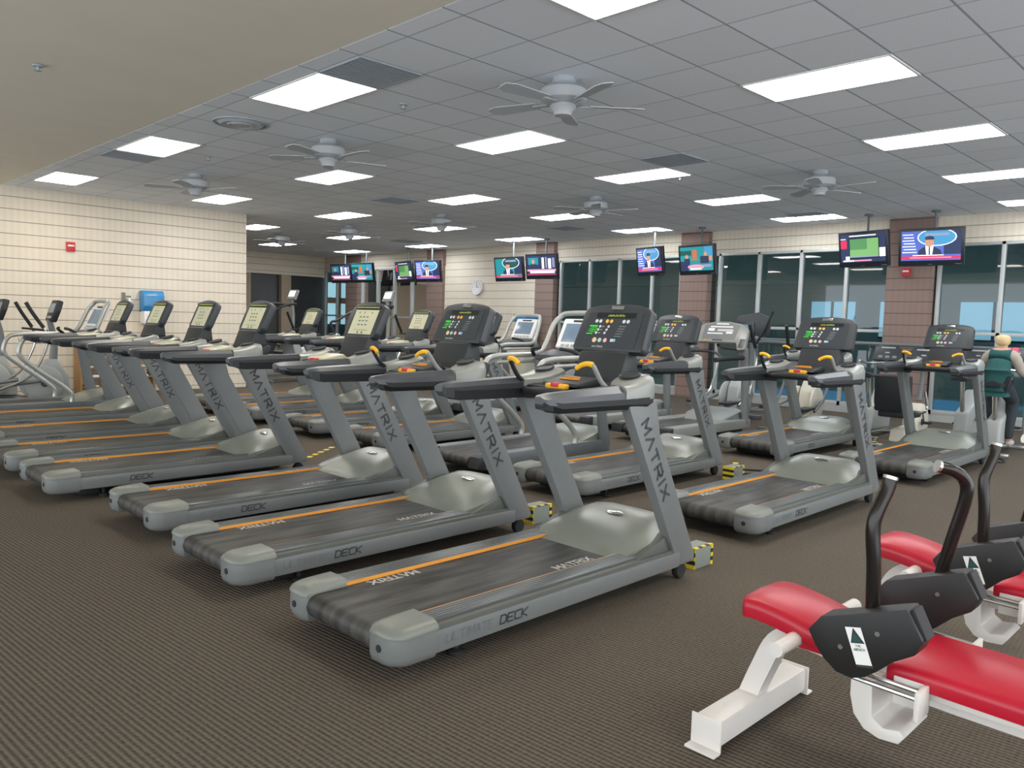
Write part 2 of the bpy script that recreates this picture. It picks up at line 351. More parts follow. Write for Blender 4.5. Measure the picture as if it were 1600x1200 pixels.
# ------------------------------------------------------------------ matrix treadmill
def make_treadmill(kind):
    t = empty('treadmill', 'x', 'treadmill')
    # frame / belt
    m = MB(); m.box(.2, 1.95, -.37, .37, .07, .15, .01); m.box(.25, .4, -.3, .3, .02, .08, .005)
    m.build('base_frame', 'black', t)
    m = MB(); out = [(.06+.055*math.cos(a), .145+.055*math.sin(a)) for a in [PI/2+PI*k/8 for k in range(9)]]
    m.prism(out+[(1.95, .09), (1.95, .2)], -.262, .262); b = m.build('running_belt', 'belt', t, ang=50)
    m = MB(); letters(m, 'MATRIX', (1.22, -.225, .2005), (1, 0, 0), (0, 1, 0), .042, .05, .013, .012)
    m.build('belt_lettering', 'letterw', b); m = MB()
    letters(m, 'MATRIX', (.62, .245, .2005), (-1, 0, 0), (0, -1, 0), .042, .05, .013, .012)
    m.build('belt_lettering', 'letterw', b)
    for s in (-1, 1):
        y0, y1 = sorted((s*.268, s*.385))
        m = MB(); m.box(.14, 1.95, y0+(.004 if s > 0 else 0), y1-(.004 if s < 0 else 0), .165, .217, .004)
        for k in range(5):
            yy = y0+.018+k*.02; m.box(.16, 1.9, yy, yy+.008, .216, .2185)
        m.build('foot_rail', 'rail', t)
        m = MB(); m.prism([(s*.262, .199), (s*.2655, .215), (s*.274, .215), (s*.274, .199)], .16, 1.72, axis='x')
        m.build('edge_stripe', 'orange', t)
        m = MB(); ya, yb = sorted((s*.392, s*.435))
        m.prism([(.17, .088), (2.05, .1), (2.05, .19), (.17, .186)], ya, yb, bev=.012)
        sp = m.build('side_panel', 'steel', t)
        m = MB(); yc0, yc1 = sorted((s*.383, s*.424)); m.box(.18, 2.0, yc0, yc1, .16, .207, .003); m.build('shadow_gap_strip', 'cheek', t)  # dark strip paints the shadow gap between foot rail and side panel
        if s < 0:
            m = MB(); letters(m, 'ULTIMATE'.replace('A', 'a'), (.27, -.4358, .125), (1, 0, 0), (0, 0, 1), .030, .036, .008, .005, .15)
            m.build('deck_lettering', 'letter2', sp); m = MB(); letters(m, 'DECK', (.59, -.4358, .125), (1, 0, 0), (0, 0, 1), .036, .038, .010, .008, .15)
            m.build('deck_lettering', 'letter', sp)
        # rear cap
        ya, yb = sorted((s*.255, s*.442))
        def plan(x1, ins):
            yo, yi = s*(.442-ins), s*(.255+ins*.3); R_ = .085
            pts = [(x1, yo)]+[(R_-.01+ins-R_*math.sin(a), yo-s*R_*(1-math.cos(a))) for a in [PI/2*k/6 for k in range(7)]]
            pts += [(-.01+ins, yi+s*.02), (.01+ins, yi), (x1, yi)]
            return pts
        m = MB(); lv = [(.07, .022), (.082, .008), (.11, 0), (.17, 0), (.195, .002)]
        m.loft([[(x, y, z) for x, y in plan(.215, q)] for z, q in lv]); c = m.build('end_cap', 'cap', t, ang=45)
        m = MB(); lv = [(.192, -.002), (.2, -.003), (.214, .004), (.226, .02), (.234, .042)]
        m.loft([[(x, y, z+(.004 if x > .2 else 0)) for x, y in plan(.222, q)] for z, q in lv]); m.build('cap_lid', 'cap_l', c, ang=45)
        m = MB(); m.lathe([(.001, 0), (.016, 0), (.016, .004), (.001, .004)], (-.0145, s*.34, .145), 'x', 14)
        m.build('adjustment_hole', 'rubber', c)
        # upright
        ya, yb = sorted((s*.365, s*.432))
        m = MB(); m.prism([(1.49, 1.09), (1.755, 1.09), (1.80, .9), (2.215, .14), (2.2, .105), (2.04, .105), (2.02, .14)], ya, yb, bev=.014)
        up = m.build('upright', 'steel', t)
        A = Vector((1.66, s*.4335, .99)); B = Vector((2.07, s*.4335, .2)); d = (B-A).normalized()
        if s < 0:
            m = MB(); u = Vector((-d.z, 0, d.x)); letters(m, 'MATRIX', A-u*.045+Vector((0, 0, 0)), d, u, .068, .06, .03, .015)
            m.build('upright_lettering', 'letter', up)
        # front wheel, rear foot
        m = MB(); m.lathe([(.001, -.02), (.045, -.02), (.05, -.01), (.05, .01), (.045, .02), (.001, .02)], (2.14, s*.37, .05), 'y', 18)
        m.build('front_wheel', 'rubber', t)
        m = MB(); m.lathe([(.03, .0), (.035, .005), (.035, .02), (.015, .03), (.015, .09)], (.42, s*.33, 0), 'z', 12); m.build('rear_foot', 'rubber', t)
        # handrail
        yc = s*.375
        def ring(x, w, zt, zb, yy=yc, inn=.6):
            hw = w/2; o = s
            return [(x, yy+o*hw*.55, zb), (x, yy+o*hw, zb+(zt-zb)*.35), (x, yy+o*hw*.92, zt-(zt-zb)*.28), (x, yy+o*hw*.2, zt), (x, yy-o*hw*.75, zt-.004), (x, yy-o*hw, zt-(zt-zb)*.3), (x, yy-o*hw*.8, zb)]
        m = MB(); m.loft([ring(.865, .07, 1.148, 1.112), ring(.885, .1, 1.155, 1.085), ring(.96, .115, 1.163, 1.07), ring(1.2, .12, 1.172, 1.068), ring(1.46, .125, 1.18, 1.062)])
        h = m.build('handrail', 'padg', t, ang=28)
        m = MB()
        def low(x, w, zt, zb):
            hw = w/2; r = [(x, yc+s*hw*.6, zb), (x, yc+s*(hw+.004), zb+(zt-zb)*.5), (x, yc+s*(hw+.004), zt), (x, yc-s*(hw+.002), zt), (x, yc-s*hw*.85, zb)]
            return r
        m.loft([low(.87, .07, 1.13, 1.1), low(.97, .117, 1.115, 1.062), low(1.46, .127, 1.112, 1.055), low(1.66, .13, 1.115, 1.04), low(1.72, .1, 1.115, 1.05)])
        m.build('lower_grip', 'grip', h, ang=30)
        # silver shoulder with cup holder
        m = MB(); segs = []
        for (x, w, zt, zb, yo) in ((1.465, .126, 1.182, 1.11, 0), (1.50, .14, 1.184, 1.108, -.004), (1.55, .18, 1.190, 1.106, -.022), (1.60, .215, 1.204, 1.105, -.040), (1.66, .23, 1.222, 1.104, -.048), (1.71, .22, 1.234, 1.106, -.048), (1.745, .18, 1.228, 1.112, -.048), (1.77, .10, 1.175, 1.13, -.048)):
            hw = w/2; yy = yc+s*yo
            segs.append([(x, yy+s*hw, zb), (x, yy+s*hw*1.02, zb+(zt-zb)*.55), (x, yy+s*hw*.86, zt-.012), (x, yy+s*hw*.5, zt), (x, yy-s*hw*.6, zt), (x, yy-s*hw, zt-.02), (x, yy-s*hw, zb)])
        m.loft(segs); sh = m.build('rail_shoulder', 'silver', t, ang=50)
        m = MB(); m.lathe([(.001, .001), (.05, .003), (.056, .009), (.062, .004), (.06, -.004), (.001, -.006)], (0, 0, 0), 'z', 24)
        ch = m.build('cup_holder', 'black', sh, loc=(1.645, yc-s*.055, 1.226), rot=(0, -.26, 0))
    # motor cover
    m = MB(); rings = []
    for (x, zt, w, zb) in ((1.60, .202, .27, .19), (1.66, .222, .33, .19), (1.76, .262, .36, .185), (1.88, .31, .372, .18), (2.0, .345, .365, .17), (2.10, .362, .355, .16), (2.17, .35, .345, .14), (2.2, .25, .34, .12)):
        pr = []
        for k in range(13):
            v = -1+2*k/12; e = max(0, abs(v)-.55)/.45
            xx = x-.06*abs(v)**2*(1 if x < 1.8 else .4)+(.05 if x < 1.7 else 0)
            pr.append((xx, v*w, zt-(zt-zb)*.34*e**1.6+.006*(1-v*v)))
        pr += [(x, w, zb-.02), (x, -w, zb-.02)]
        rings.append(pr)
    m.loft(rings); mc = m.build('motor_cover', 'hood', t, ang=40)
    for s in (-1, 1):
        ya, yb = sorted((s*.33, s*.405)); m = MB(); m.prism([(1.64, .2), (1.80, .252), (1.95, .296), (2.06, .318), (2.1, .2)], ya, yb, bev=.006)
        m.build('cover_cheek', 'cheek', mc)
    m = MB(); m.lathe([(.001, .0), (.03, 0), (.034, .004), (.026, .008), (.001, .009)], (0, 0, 0), 'z', 24)
    m.build('emblem', 'chrome', mc, loc=(1.98, .0, .348), rot=(0, -.25, 0)).scale = (.75, 1.9, 1)
    # tray + cross bar + neck
    m = MB(); m.prism([(1.46, 1.09), (1.47, 1.135), (1.72, 1.165), (1.86, 1.22), (1.9, 1.2), (1.86, 1.1), (1.7, 1.06)], -.3, .3, bev=.012)
    tr = m.build('activity_tray', 'black', t)
    m = MB(); m.prism([(1.42, 1.15), (1.43, 1.168), (1.6, 1.2), (1.64, 1.17), (1.62, 1.14)], -.13, .13, bev=.008)
    if kind == 'led': m.build('control_pad', 'black', tr)
    else: m.build('control_pad', 'beige', tr)
    if kind == 'led':
        m = MB(); m.box(1.5, 1.515, -.07, .07, 1.183, 1.192, .002); m.box(1.535, 1.547, -.05, .05, 1.189, 1.199, .002); m.build('pad_legend', 'orange', tr)
    m = MB(); m.tube([(1.5, -.33, 1.1), (1.42, -.24, 1.1), (1.36, -.1, 1.112), (1.35, 0, 1.115), (1.36, .1, 1.112), (1.42, .24, 1.1), (1.5, .33, 1.1)], .026, 12, 4)
    m.build('grip_bar', 'grip', t)
    if kind == 'led':
        m = MB(); m.box(1.385, 1.43, -.075, .075, 1.135, 1.165, .012); m.slot(1); m.box(1.38, 1.425, -.028, .028, 1.146, 1.17, .006)
        m.build('stop_button', ['yellow', 'redp'], t)
    else:
        m = MB(); m.box(1.385, 1.435, -.045, .045, 1.13, 1.165, .012); m.build('stop_button', 'redp', t)
    if kind == 'led':
        for s in (-1, 1):
            m = MB(); m.tube([(1.45, s*.32, 1.16), (1.40, s*.315, 1.2), (1.345, s*.31, 1.275), (1.335, s*.3, 1.29)], .013, 10, 3)
            lv = m.build('control_lever', 'silver' if s < 0 else 'black', t)
            m = MB(); m.tube([(1.335, s*.31, 1.287), (1.325, s*.28, 1.292), (1.32, s*.24, 1.28), (1.315, s*.215, 1.262)], [.015, .012], 10, 3)
            m.build('lever_tip', 'yellow', lv)
    m = MB(); m.prism([(1.72, 1.13), (1.80, 1.34), (1.90, 1.36), (1.92, 1.18), (1.86, 1.1)], -.175, .175, bev=.015); m.build('console_neck', 'black', t)
    # console head: outline in (y,s) extruded along normal
    o = Vector((1.82, 0, 1.345)); up = Vector((.12, 0, .27)).normalized(); nrm = Vector((-up.z, 0, up.x))  # towards user
    Mx = Matrix(((0, up.x, nrm.x, o.x), (1, 0, 0, o.y), (0, up.z, nrm.z, o.z), (0, 0, 0, 1)))
    if kind == 'led':
        prof = [(-.25, .0), (.25, 0), (.262, .02), (.248, .25)] + [(.248*math.cos(a)/1.0, .25+.058*math.sin(a)**.8) for a in [PI*k/10 for k in range(1, 10)]] + [(-.248, .25), (-.262, .02)]
    else:
        prof = [(-.2, -.01), (.2, -.01), (.225, .03), (.23, .24)] + [(.23*math.cos(a), .24+.075*math.sin(a)**.8) for a in [PI*k/10 for k in range(1, 10)]] + [(-.23, .24), (-.225, .03)]
    m = MB(); m.prism(prof, -.068, 0, axis='z', bev=.014, M=Mx); hd = m.build('console_head', 'console', t, ang=40)
    P = lambda y, s, h=.001: tuple(o+Vector((0, 1, 0))*y+up*s+nrm*h)
    # local +y is to the left of the user; helper with u to the right
    def rect(m, u0, u1, s0, s1, h=.002):
        m.quad(P(-u0, s0, h), P(-u1, s0, h), P(-u1, s1, h), P(-u0, s1, h))
    def disc(m, u, s, r, h=.003, sq=1):
        vs = [m.bm.verts.new(P(-(u+r*math.cos(a)), s+r*sq*math.sin(a), h)) for a in [2*PI*k/14 for k in range(14)]]
        f = m.bm.faces.new(vs); f.material_index = m.mi
    def btn(u, s_, r_, mt):
        k = MB(); disc(k, u, s_, r_); k.build('button', mt, hd)
    if kind == 'led':
        m = MB(); rect(m, -.2, .2, .02, .245); m.build('overlay', 'face', hd)
        m = MB(); rect(m, -.14, .15, .212, .246, .0035); m.build('marquee', 'mark', hd)
        m = MB(); rnd = random.Random(3)
        for k in range(11):
            u = -.055+k*.012; a = P(-u, .219, .005); b_ = P(-(u+.005), .219+rnd.uniform(.008, .018), .005); w = Vector((0, -.0022, 0))
            m.quad(a, Vector(a)+w, Vector(b_)+w, b_)
            if k % 2: 
                a = P(-u, .222+rnd.uniform(0, .01), .005); m.quad(a, P(-u-.011, .222+.004, .005), P(-u-.011, .2285, .005), Vector(a)+Vector((0, 0, .002)))
        m.build('marquee_text', 'ledy', hd)
        m = MB(); rect(m, -.2+.03, -.2+.09, .152, .16, .004)
        dd = Vector((0, -1, 0)); letters(m, '183', P(.175, .118, .004), dd, up, .014, .026, .007, .003, .25); rect(m, -.182, -.135, .103, .108, .004)
        m.build('led_readout', 'led', hd)
        m = MB()
        for u in (-.13, -.1, .075, .105): btn(u, .19, .0115, 'btn_w')
        for r_ in range(3):
            btn(-.092-.008*r_, .155-.021*r_, .0085, 'btn_w'); btn(-.028-.008*r_, .155-.021*r_, .0085, 'btn_w')
            m.quad(P(.078+.008*r_, .153-.021*r_, .003), P(.06+.008*r_, .153-.021*r_, .003), P(.06+.008*r_, .156-.021*r_, .003), P(.078+.008*r_, .156-.021*r_, .003))
        rect(m, .015, .035, .058, .076, .003)
        for k in range(5): rect(m, .05-.004*k, .1-.004*k, .157-.016*k, .1585-.016*k, .003)
        m.build('keypad', 'btn_w', hd)
        btn(-.05, .19, .012, 'btn_o'); btn(-.018, .19, .012, 'btn_o'); btn(-.105, .066, .0165, 'btn_t'); btn(-.065, .066, .014, 'btn_g'); btn(-.024, .066, .014, 'btn_r')
        m = MB(); rect(m, .036, .052, .058, .076, .003); m.build('button', 'btn_b', hd)
        m = MB(); letters(m, 'MATRIX', P(.105, .018, .004), dd, up, .011, .010, .004, .0025); m.build('console_lettering', 'letterw', hd)
        m = MB(); m.box(-.045, .045, .268, .29, 0, .006, .002, M=Mx); m.build('console_emblem', 'chrome', hd)
    else:
        m = MB(); m.quad(P(.165, .015, .002), P(-.165, .015, .002), P(-.165, .235, .002), P(.165, .235, .002)); m.build('overlay', 'beige', hd)
        m = MB(); rect(m, -.18, .18, .245, .272, .003); m.slot(1)
        for k in range(14): rect(m, -.16+.023*k, -.148+.023*k, .254, .262, .004)
        m.build('marquee', ['mark', 'ledy'], hd)
        m = MB()
        for r_ in range(3):
            for c in range(3): rect(m, -.07+.05*c-.005*r_, -.04+.05*c-.005*r_, .095+.035*r_, .106+.035*r_, .004)
        for c in (-.1, -.03, .08): disc(m, c, .21, .009)
        rect(m, -.1, .1, .05, .054, .004); disc(m, -.03, .03, .012); disc(m, .03, .03, .012)
        m.build('keypad', 'letter2', hd)
    return t

led = make_treadmill('led'); tan = make_treadmill('tan')
used = {'led': 0, 'tan': 0}
G1 = 'grey treadmills in the front row'; G2 = 'grey treadmills in the second row'; G3 = 'grey treadmills in the third row'
TM = [
 ('led', 1.88, 2.95, 'grey treadmill nearest the camera, green-lit console and yellow levers', G1),
 ('led', 1.85, 4.28, 'grey treadmill second in the front row, last with a green-lit black console', G1),
 ('tan', 1.93, 5.60, 'grey treadmill third in the front row, large beige console face', G1),
 ('tan', 1.72, 7.12, 'grey treadmill fourth in the front row, beige console, bare carpet before its end caps', G1),
 ('tan', 1.72, 8.28, 'grey treadmill fifth in the front row, third from the block wall end', G1),
 ('tan', 1.75, 9.60, 'grey treadmill sixth in the front row, console below the blue towel dispenser', G1),
 ('tan', 1.80, 11.0, 'grey treadmill last in the front row, beside the silver tube treadmill', G1),
 ('led', 5.02, 3.05, 'grey treadmill at right of the second row, behind the red benches', G2),
 ('led', 5.02, 4.60, 'grey treadmill second in the second row, between the nearest one and the silver tube treadmill', G2),
 ('tan', 5.05, 7.50, 'grey treadmill in second row, just beyond the silver tube treadmill, console hidden', G2),
 ('tan', 5.05, 8.85, 'beige-console grey treadmill in second row, rear cap seen between front row uprights', G2),
 ('tan', 5.05, 10.4, 'beige-console grey treadmill second from far end of second row', G2),
 ('tan', 5.05, 11.75, 'beige-console grey treadmill at the far end of the second row', G2),
 ('led', 8.30, 3.02, 'grey treadmill at far right, pale glare on its console, before the exercise bikes', G3),
 ('led', 8.45, 4.55, 'grey treadmill hidden behind the second row, orange stripe and cream machine beyond', G3),
]
for k, x, y, lab, g in TM:
    place(led if k == 'led' else tan, used[k], (x, y, 0), lab, g); used[k] = 1

# ------------------------------------------------------------------ silver tube treadmill
def make_tube_treadmill():
    t = empty('tube_treadmill', 'x', 'treadmill')
    m = MB(); out = [(.07+.06*math.cos(a), .15+.05*math.sin(a)) for a in [PI/2+PI*k/8 for k in range(9)]]
    m.prism(out+[(1.7, .1), (1.7, .2)], -.27, .27); m.build('running_belt', 'belt', t, ang=50)
    m = MB(); m.box(.2, 2.0, -.38, .38, .04, .14, .01); m.build('base_frame', 'black', t)
    for s in (-1, 1):
        ya, yb = sorted((s*.275, s*.42)); m = MB(); m.prism([(.1, .08), (2.0, .08), (2.0, .23), (.1, .215)], ya, yb, bev=.012); m.build('side_rail', 'steel_d', t)
        m = MB(); m.prism([(0, .09), (.12, .07), (.12, .225), (.03, .2)], ya-.003, yb+.003, bev=.015); m.build('end_cap', 'black', t)
        m = MB(); y = s*.40
        m.tube([(1.42, y, .22), (1.42, y, .32), (1.30, y, .45), (1.0, y, .68), (.82, y, .84), (.80, y, .95), (.86, y, 1.08), (1.0, y, 1.12), (1.35, y, 1.13), (1.62, y*.98, 1.14), (1.74, y*.96, 1.22), (1.86, y*.9, 1.48), (1.92, y*.78, 1.57)], .03, 12, 4)
        m.tube([(1.60, y*.98, 1.06), (1.2, y, 1.055), (.98, y*.98, 1.05)], .022, 8, 2)
        m.build('handrail', 'alu', t)
        m = MB(); m.prism([(1.68, 1.14), (1.78, 1.14), (2.02, .15), (1.86, .15)], *sorted((s*.38, s*.42)), bev=.01); m.build('upright', 'steel_d', t)
        m = MB(); m.tube([(1.55, s*.36, 1.13), (1.45, s*.3, 1.2), (1.42, s*.15, 1.22)], .02, 8, 3); m.build('front_grip', 'grip', t)
    m = MB(); m.tube([(1.92, -.312, 1.57), (1.945, -.25, 1.61), (1.95, 0, 1.62), (1.945, .25, 1.61), (1.92, .312, 1.57)], .03, 12, 4); m.build('top_loop', 'alu', t)
    m = MB()
    m.loft([[(x, -w, .12), (x, -w, zt-.03), (x, -w*.7, zt), (x, w*.7, zt), (x, w, zt-.03), (x, w, .12)] for x, w, zt in ((1.45, .3, .2), (1.6, .37, .26), (1.85, .37, .33), (2.05, .34, .34), (2.15, .3, .2))])
    m.build('motor_cover', 'hood', t, ang=40)
    o = Vector((1.76, 0, 1.2)); up = Vector((.16, 0, .33)).normalized(); n = Vector((-up.z, 0, up.x))
    Mx = Matrix(((0, up.x, n.x, o.x), (1, 0, 0, 0), (0, up.z, n.z, o.z), (0, 0, 0, 1)))
    m = MB(); m.box(-.26, .26, .02, .4, -.06, 0, .03, M=Mx, seg=3); c = m.build('console_head', 'white_p', t)
    m = MB(); m.box(-.19, .19, .1, .33, 0, .004, .001, M=Mx); m.build('screen', 'screen', c)
    m = MB(); m.box(-.12, .1, .35, .375, 0, .005, .002, M=Mx); m.build('sensor_strip', 'black', c)
    m = MB()
    for k in range(5): m.box(-.18+.075*k, -.13+.075*k, .04, .07, 0, .006, .003, M=Mx)
    m.build('keypad', 'disc', c)
    m = MB(); m.prism([(1.5, 1.08), (1.52, 1.14), (1.78, 1.2), (1.85, 1.1), (1.7, 1.05)], -.3, .3, bev=.012); m.build('activity_tray', 'padg', t)
    return t
tp = make_tube_treadmill()
GT = 'treadmills with silver tube handrails'
place(tp, 0, (5.02, 5.9, 0), 'silver tube treadmill with large white-framed screen, behind the nearest treadmill console', GT)
place(tp, 1, (8.1, 9.75, 0), 'smaller-looking silver tube treadmill with white-framed screen, beneath the blue bin by the block wall', GT)
place(tp, 1, (1.95, 12.35, 0), 'silver tube treadmill at the far left end of the front row, seen side-on', GT)

# ------------------------------------------------------------------ silver console treadmill
def make_silver_treadmill():
    t = empty('silver_treadmill', 'x', 'treadmill')
    m = MB(); out = [(.07+.05*math.cos(a), .15+.05*math.sin(a)) for a in [PI/2+PI*k/8 for k in range(9)]]
    m.prism(out+[(1.7, .1), (1.7, .2)], -.27, .27); m.build('running_belt', 'belt', t, ang=50)
    m = MB(); m.box(.2, 2.0, -.36, .36, .04, .12, .01); m.build('base_frame', 'black', t)
    for s in (-1, 1):
        ya, yb = sorted((s*.28, s*.45)); m = MB(); m.prism([(.12, .09), (2.05, .09), (2.05, .225), (.12, .225)], ya, yb, bev=.02, seg=3); m.build('side_rail', 'silver', t)
        m = MB(); m.prism([(.0, .1), (.12, .085), (.12, .228), (.02, .215)], ya, yb, bev=.015); m.build('end_cap', 'black', t)
        m = MB(); m.tube([(1.95, s*.41, .15), (1.92, s*.41, .6), (1.86, s*.40, 1.22)], .055, 12, 3); m.build('upright', 'steel', t)
        m = MB(); m.tube([(1.86, s*.4, 1.09), (1.5, s*.4, 1.09), (1.1, s*.4, 1.07)], .034, 10, 3); m.build('handrail', 'grip', t)
    m = MB(); m.tube([(1.3, -.4, 1.08), (1.42, -.2, 1.16), (1.45, 0, 1.17), (1.42, .2, 1.16), (1.3, .4, 1.08)], .018, 8, 4); m.build('grip_bar', 'black', t)
    m = MB(); m.loft([[(x, -w, .12), (x, -w, zt-.03), (x, -w*.8, zt), (x, w*.8, zt), (x, w, zt-.03), (x, w, .12)] for x, w, zt in ((1.4, .27, .2), (1.65, .36, .3), (1.95, .36, .36), (2.1, .32, .2))])
    m.build('motor_cover', 'cap', t, ang=30)
    o = Vector((1.78, 0, 1.3)); up = Vector((.2, 0, .33)).normalized(); n = Vector((-up.z, 0, up.x))
    Mx = Matrix(((0, up.x, n.x, o.x), (1, 0, 0, 0), (0, up.z, n.z, o.z), (0, 0, 0, 1)))
    prof = [(-.47, -.1), (-.36, -.12), (-.3, 0), (.3, 0), (.36, -.12), (.47, -.1), (.43, .22), (.3, .31), (.1, .345), (-.1, .345), (-.3, .31), (-.43, .22)]
    m = MB(); m.prism(prof, -.06, 0, axis='z', bev=.018, M=Mx); c = m.build('console_head', 'silver', t, ang=40)
    m = MB(); m.prism([(-.26, .05), (.26, .05), (.28, .28), (.1, .325), (-.1, .325), (-.28, .28)], 0, .003, axis='z', M=Mx); m.build('overlay', 'steel', c)
    m = MB()
    for a in ((-.1, .1, .29, .31), (-.18, .18, .24, .262), (.1, .2, .18, .225), (-.2, .05, .2, .21), (-.2, .05, .18, .19), (-.2, -.1, .14, .17), (-.05, .2, .13, .15)): m.box(*a, .003, .005, M=Mx)
    m.build('display_segments', 'white_p', c)
    m = MB(); m.box(-.08, .08, .02, .045, 0, .006, .004, M=Mx); m.slot(1); m.box(.16, .21, .02, .04, 0, .006, .003, M=Mx)
    for s in (-1, 1): m.slot(0); m.lathe([(.001, .0), (.05, 0), (.045, .004), (.001, .004)], (0, 0, 0), 'z', 18) if False else m.box(s*.4-.04, s*.4+.04, -.08, .06, 0, .004, .03 if False else .0015, M=Mx)
    m.build('cup_recess', ['padg', 'orange'], c)
    return t
sp_ = make_silver_treadmill(); GS = 'treadmills with wide silver consoles'
place(sp_, 0, (8.3, 6.02, 0), 'treadmill with a wide silver arched console, before the first brown brick pillar', GS)
place(sp_, 1, (8.4, 7.4, 0), 'silver-railed treadmill whose console is hidden behind the nearest treadmill console', GS)

# ------------------------------------------------------------------ ellipticals
def make_elliptical(style):
    """local: user stands at -x looking to +x, flywheel at front"""
    t = empty('elliptical', 'x', 'elliptical')
    body = {'grey': 'disc', 'white': 'white_p', 'cream': 'cream'}[style]
    m = MB(); m.box(-.9, .75, -.05, .05, .04, .09, .01); m.box(.62, .72, -.3, .3, .0, .07, .01); m.box(-.92, -.84, -.28, .28, 0, .07, .01); m.build('base_frame', 'steel_d', t)
    for s in (-1, 1):
        m = MB(); m.lathe([(.001, .0), (.24, 0), (.27, .02), (.27, .05), (.001, .06)], (.32, s*.12-(.06 if s < 0 else 0), .36), 'y', 28)
        d = m.build('drive_cover', body, t)
        m = MB(); m.lathe([(.001, .0), (.055, 0), (.055, .01), (.001, .01)], (.32, s*(.185)-.005, .36), 'y', 16); m.build('hub_cap', 'padg', d)
        m = MB(); m.tube([(.3, s*.25, .42), (-.3, s*.27, .34), (-.78, s*.27, .28)], .03, 8, 2); a = m.build('pedal_arm', 'steel', t)
        m = MB(); m.box(-.72, -.3, s*.27-.08, s*.27+.08, .33, .37, .012); m.build('pedal', 'black', a)
        m = MB(); m.tube([(-.3, s*.33, .3), (.1, s*.34, .5), (.32, s*.33, .95), (.28, s*.32, 1.2), (.14, s*.3, 1.42), (.06, s*.29, 1.56)], .02, 8, 4)
        ar = m.build('moving_arm', 'steel_d' if style != 'grey' else 'chrome', t)
        m = MB(); m.tube([(.28, s*.32, 1.2), (.14, s*.3, 1.42), (.06, s*.29, 1.57)], .027, 8, 3); m.build('hand_grip', 'grip', ar)
    m = MB(); m.prism([(.15, .1), (.7, .1), (.68, .45), (.52, .72), (.4, .72), (.25, .55)], -.1, .1, bev=.02); m.build('drive_housing', body, t)
    m = MB(); m.tube([(.48, 0, .66), (.5, 0, 1.0), (.44, 0, 1.32)], [.06, .04], 10, 3); m.build('mast', 'steel', t)
    o = Vector((.42, 0, 1.3)); up = Vector((.1, 0, .3)).normalized(); n = Vector((-up.z, 0, up.x))
    Mx = Matrix(((0, up.x, n.x, o.x), (1, 0, 0, 0), (0, up.z, n.z, o.z), (0, 0, 0, 1)))
    m = MB(); m.prism([(-.17, 0), (.17, 0), (.2, .18), (.16, .34), (-.16, .34), (-.2, .18)], -.08, 0, axis='z', bev=.02, M=Mx); c = m.build('console_head', 'black', t)
    m = MB(); m.box(-.12, .12, .13, .28, 0, .004, M=Mx); m.slot(1); m.box(-.1, .1, .04, .08, 0, .004, M=Mx); m.build('screen', ['screen' if style != 'white' else 'glow', 'disc'], c)
    m = MB(); m.tube([(.4, -.02, 1.15), (.25, -.2, 1.17), (.12, -.2, 1.18)], .016, 8, 3); m.tube([(.4, .02, 1.15), (.25, .2, 1.17), (.12, .2, 1.18)], .016, 8, 3); m.build('fixed_handlebar', 'grip', t)
    return t
eg = make_elliptical('grey'); ew = make_elliptical('white'); ec = make_elliptical('cream')
GE = 'ellipticals along the left block wall'
place(eg, 0, (3.1, 13.6, 0), 'dark-console elliptical by the left block wall, right one of the two', GE)
place(eg, 1, (2.62, 14.62, 0), 'dark-console elliptical by the left block wall, nearest the left picture edge', GE)
GB = 'ellipticals in the far corner'
place(ew, 0, (9.2, 16.3, 0), 'elliptical with a lit white screen, seen over the fourth front-row console', GB, .25)
place(ew, 1, (12.6, 18.6, 0), 'elliptical in the far corner with a bright screen, below the green television', GB, .25)
place(ew, 1, (11.2, 19.6, 0), 'farthest elliptical, small lit screen near the daylit window panes', GB, .2)
GC = 'dark machines before the far windows'
place(eg, 1, (10.2, 13.6, 0), 'grey elliptical below the far televisions, behind the beige treadmill consoles', GB, .1)
place(eg, 1, (12.4, 14.6, 0), 'grey elliptical just left of the dark second treadmill console', GB, .1)
place(eg, 1, (11.45, 6.6, 0), 'grey elliptical before the window, under the wide silver treadmill console', None, .1)
place(ec, 0, (11.7, 5.5, 0), 'cream-bodied elliptical between pillars, seen through the second row uprights', None, .1)

# ------------------------------------------------------------------ stair climber (tall, long arms)
def make_climber():
    t = empty('stair_climber', 'x', 'stair climber')
    m = MB(); m.prism([(-.5, 0), (.7, 0), (.7, .35), (.45, .8), (.2, .8), (-.1, .3), (-.5, .15)], -.28, .28, bev=.03); m.build('body_shell', 'disc', t)
    m = MB()
    for k in range(4): m.box(-.45+.16*k, -.26+.16*k, -.24, .24, .2+.17*k, .235+.17*k, .008)
    m.build('steps', 'rubber', t)
    m = MB(); m.tube([(.4, 0, .75), (.45, 0, 1.4), (.4, 0, 1.9)], .05, 10, 3); m.build('mast', 'silver', t)
    for s in (-1, 1):
        m = MB(); m.tube([(.45, s*.1, 1.74), (.25, s*.36, 1.78), (-.1, s*.4, 1.72), (-.75, s*.42, 1.42), (-.95, s*.42, 1.25), (-.45, s*.3, .3)], .033, 8, 4); m.build('handrail', 'black', t)
    o = Vector((.36, 0, 1.9)); up = Vector((.12, 0, .28)).normalized(); n = Vector((-up.z, 0, up.x))
    Mx = Matrix(((0, up.x, n.x, o.x), (1, 0, 0, 0), (0, up.z, n.z, o.z), (0, 0, 0, 1)))
    m = MB(); m.box(-.17, .17, 0, .28, -.08, 0, .03, M=Mx); c = m.build('console_head', 'silver', t)
    m = MB(); m.box(-.12, .12, .08, .23, 0, .004, M=Mx); m.build('screen', 'glow', c)
    return t
cl = make_climber()
place(cl, 0, (9.95, 18.45, 0), 'tall stair climber with silver head, first right of the block wall end', 'stair climbers in the far corner', .1)
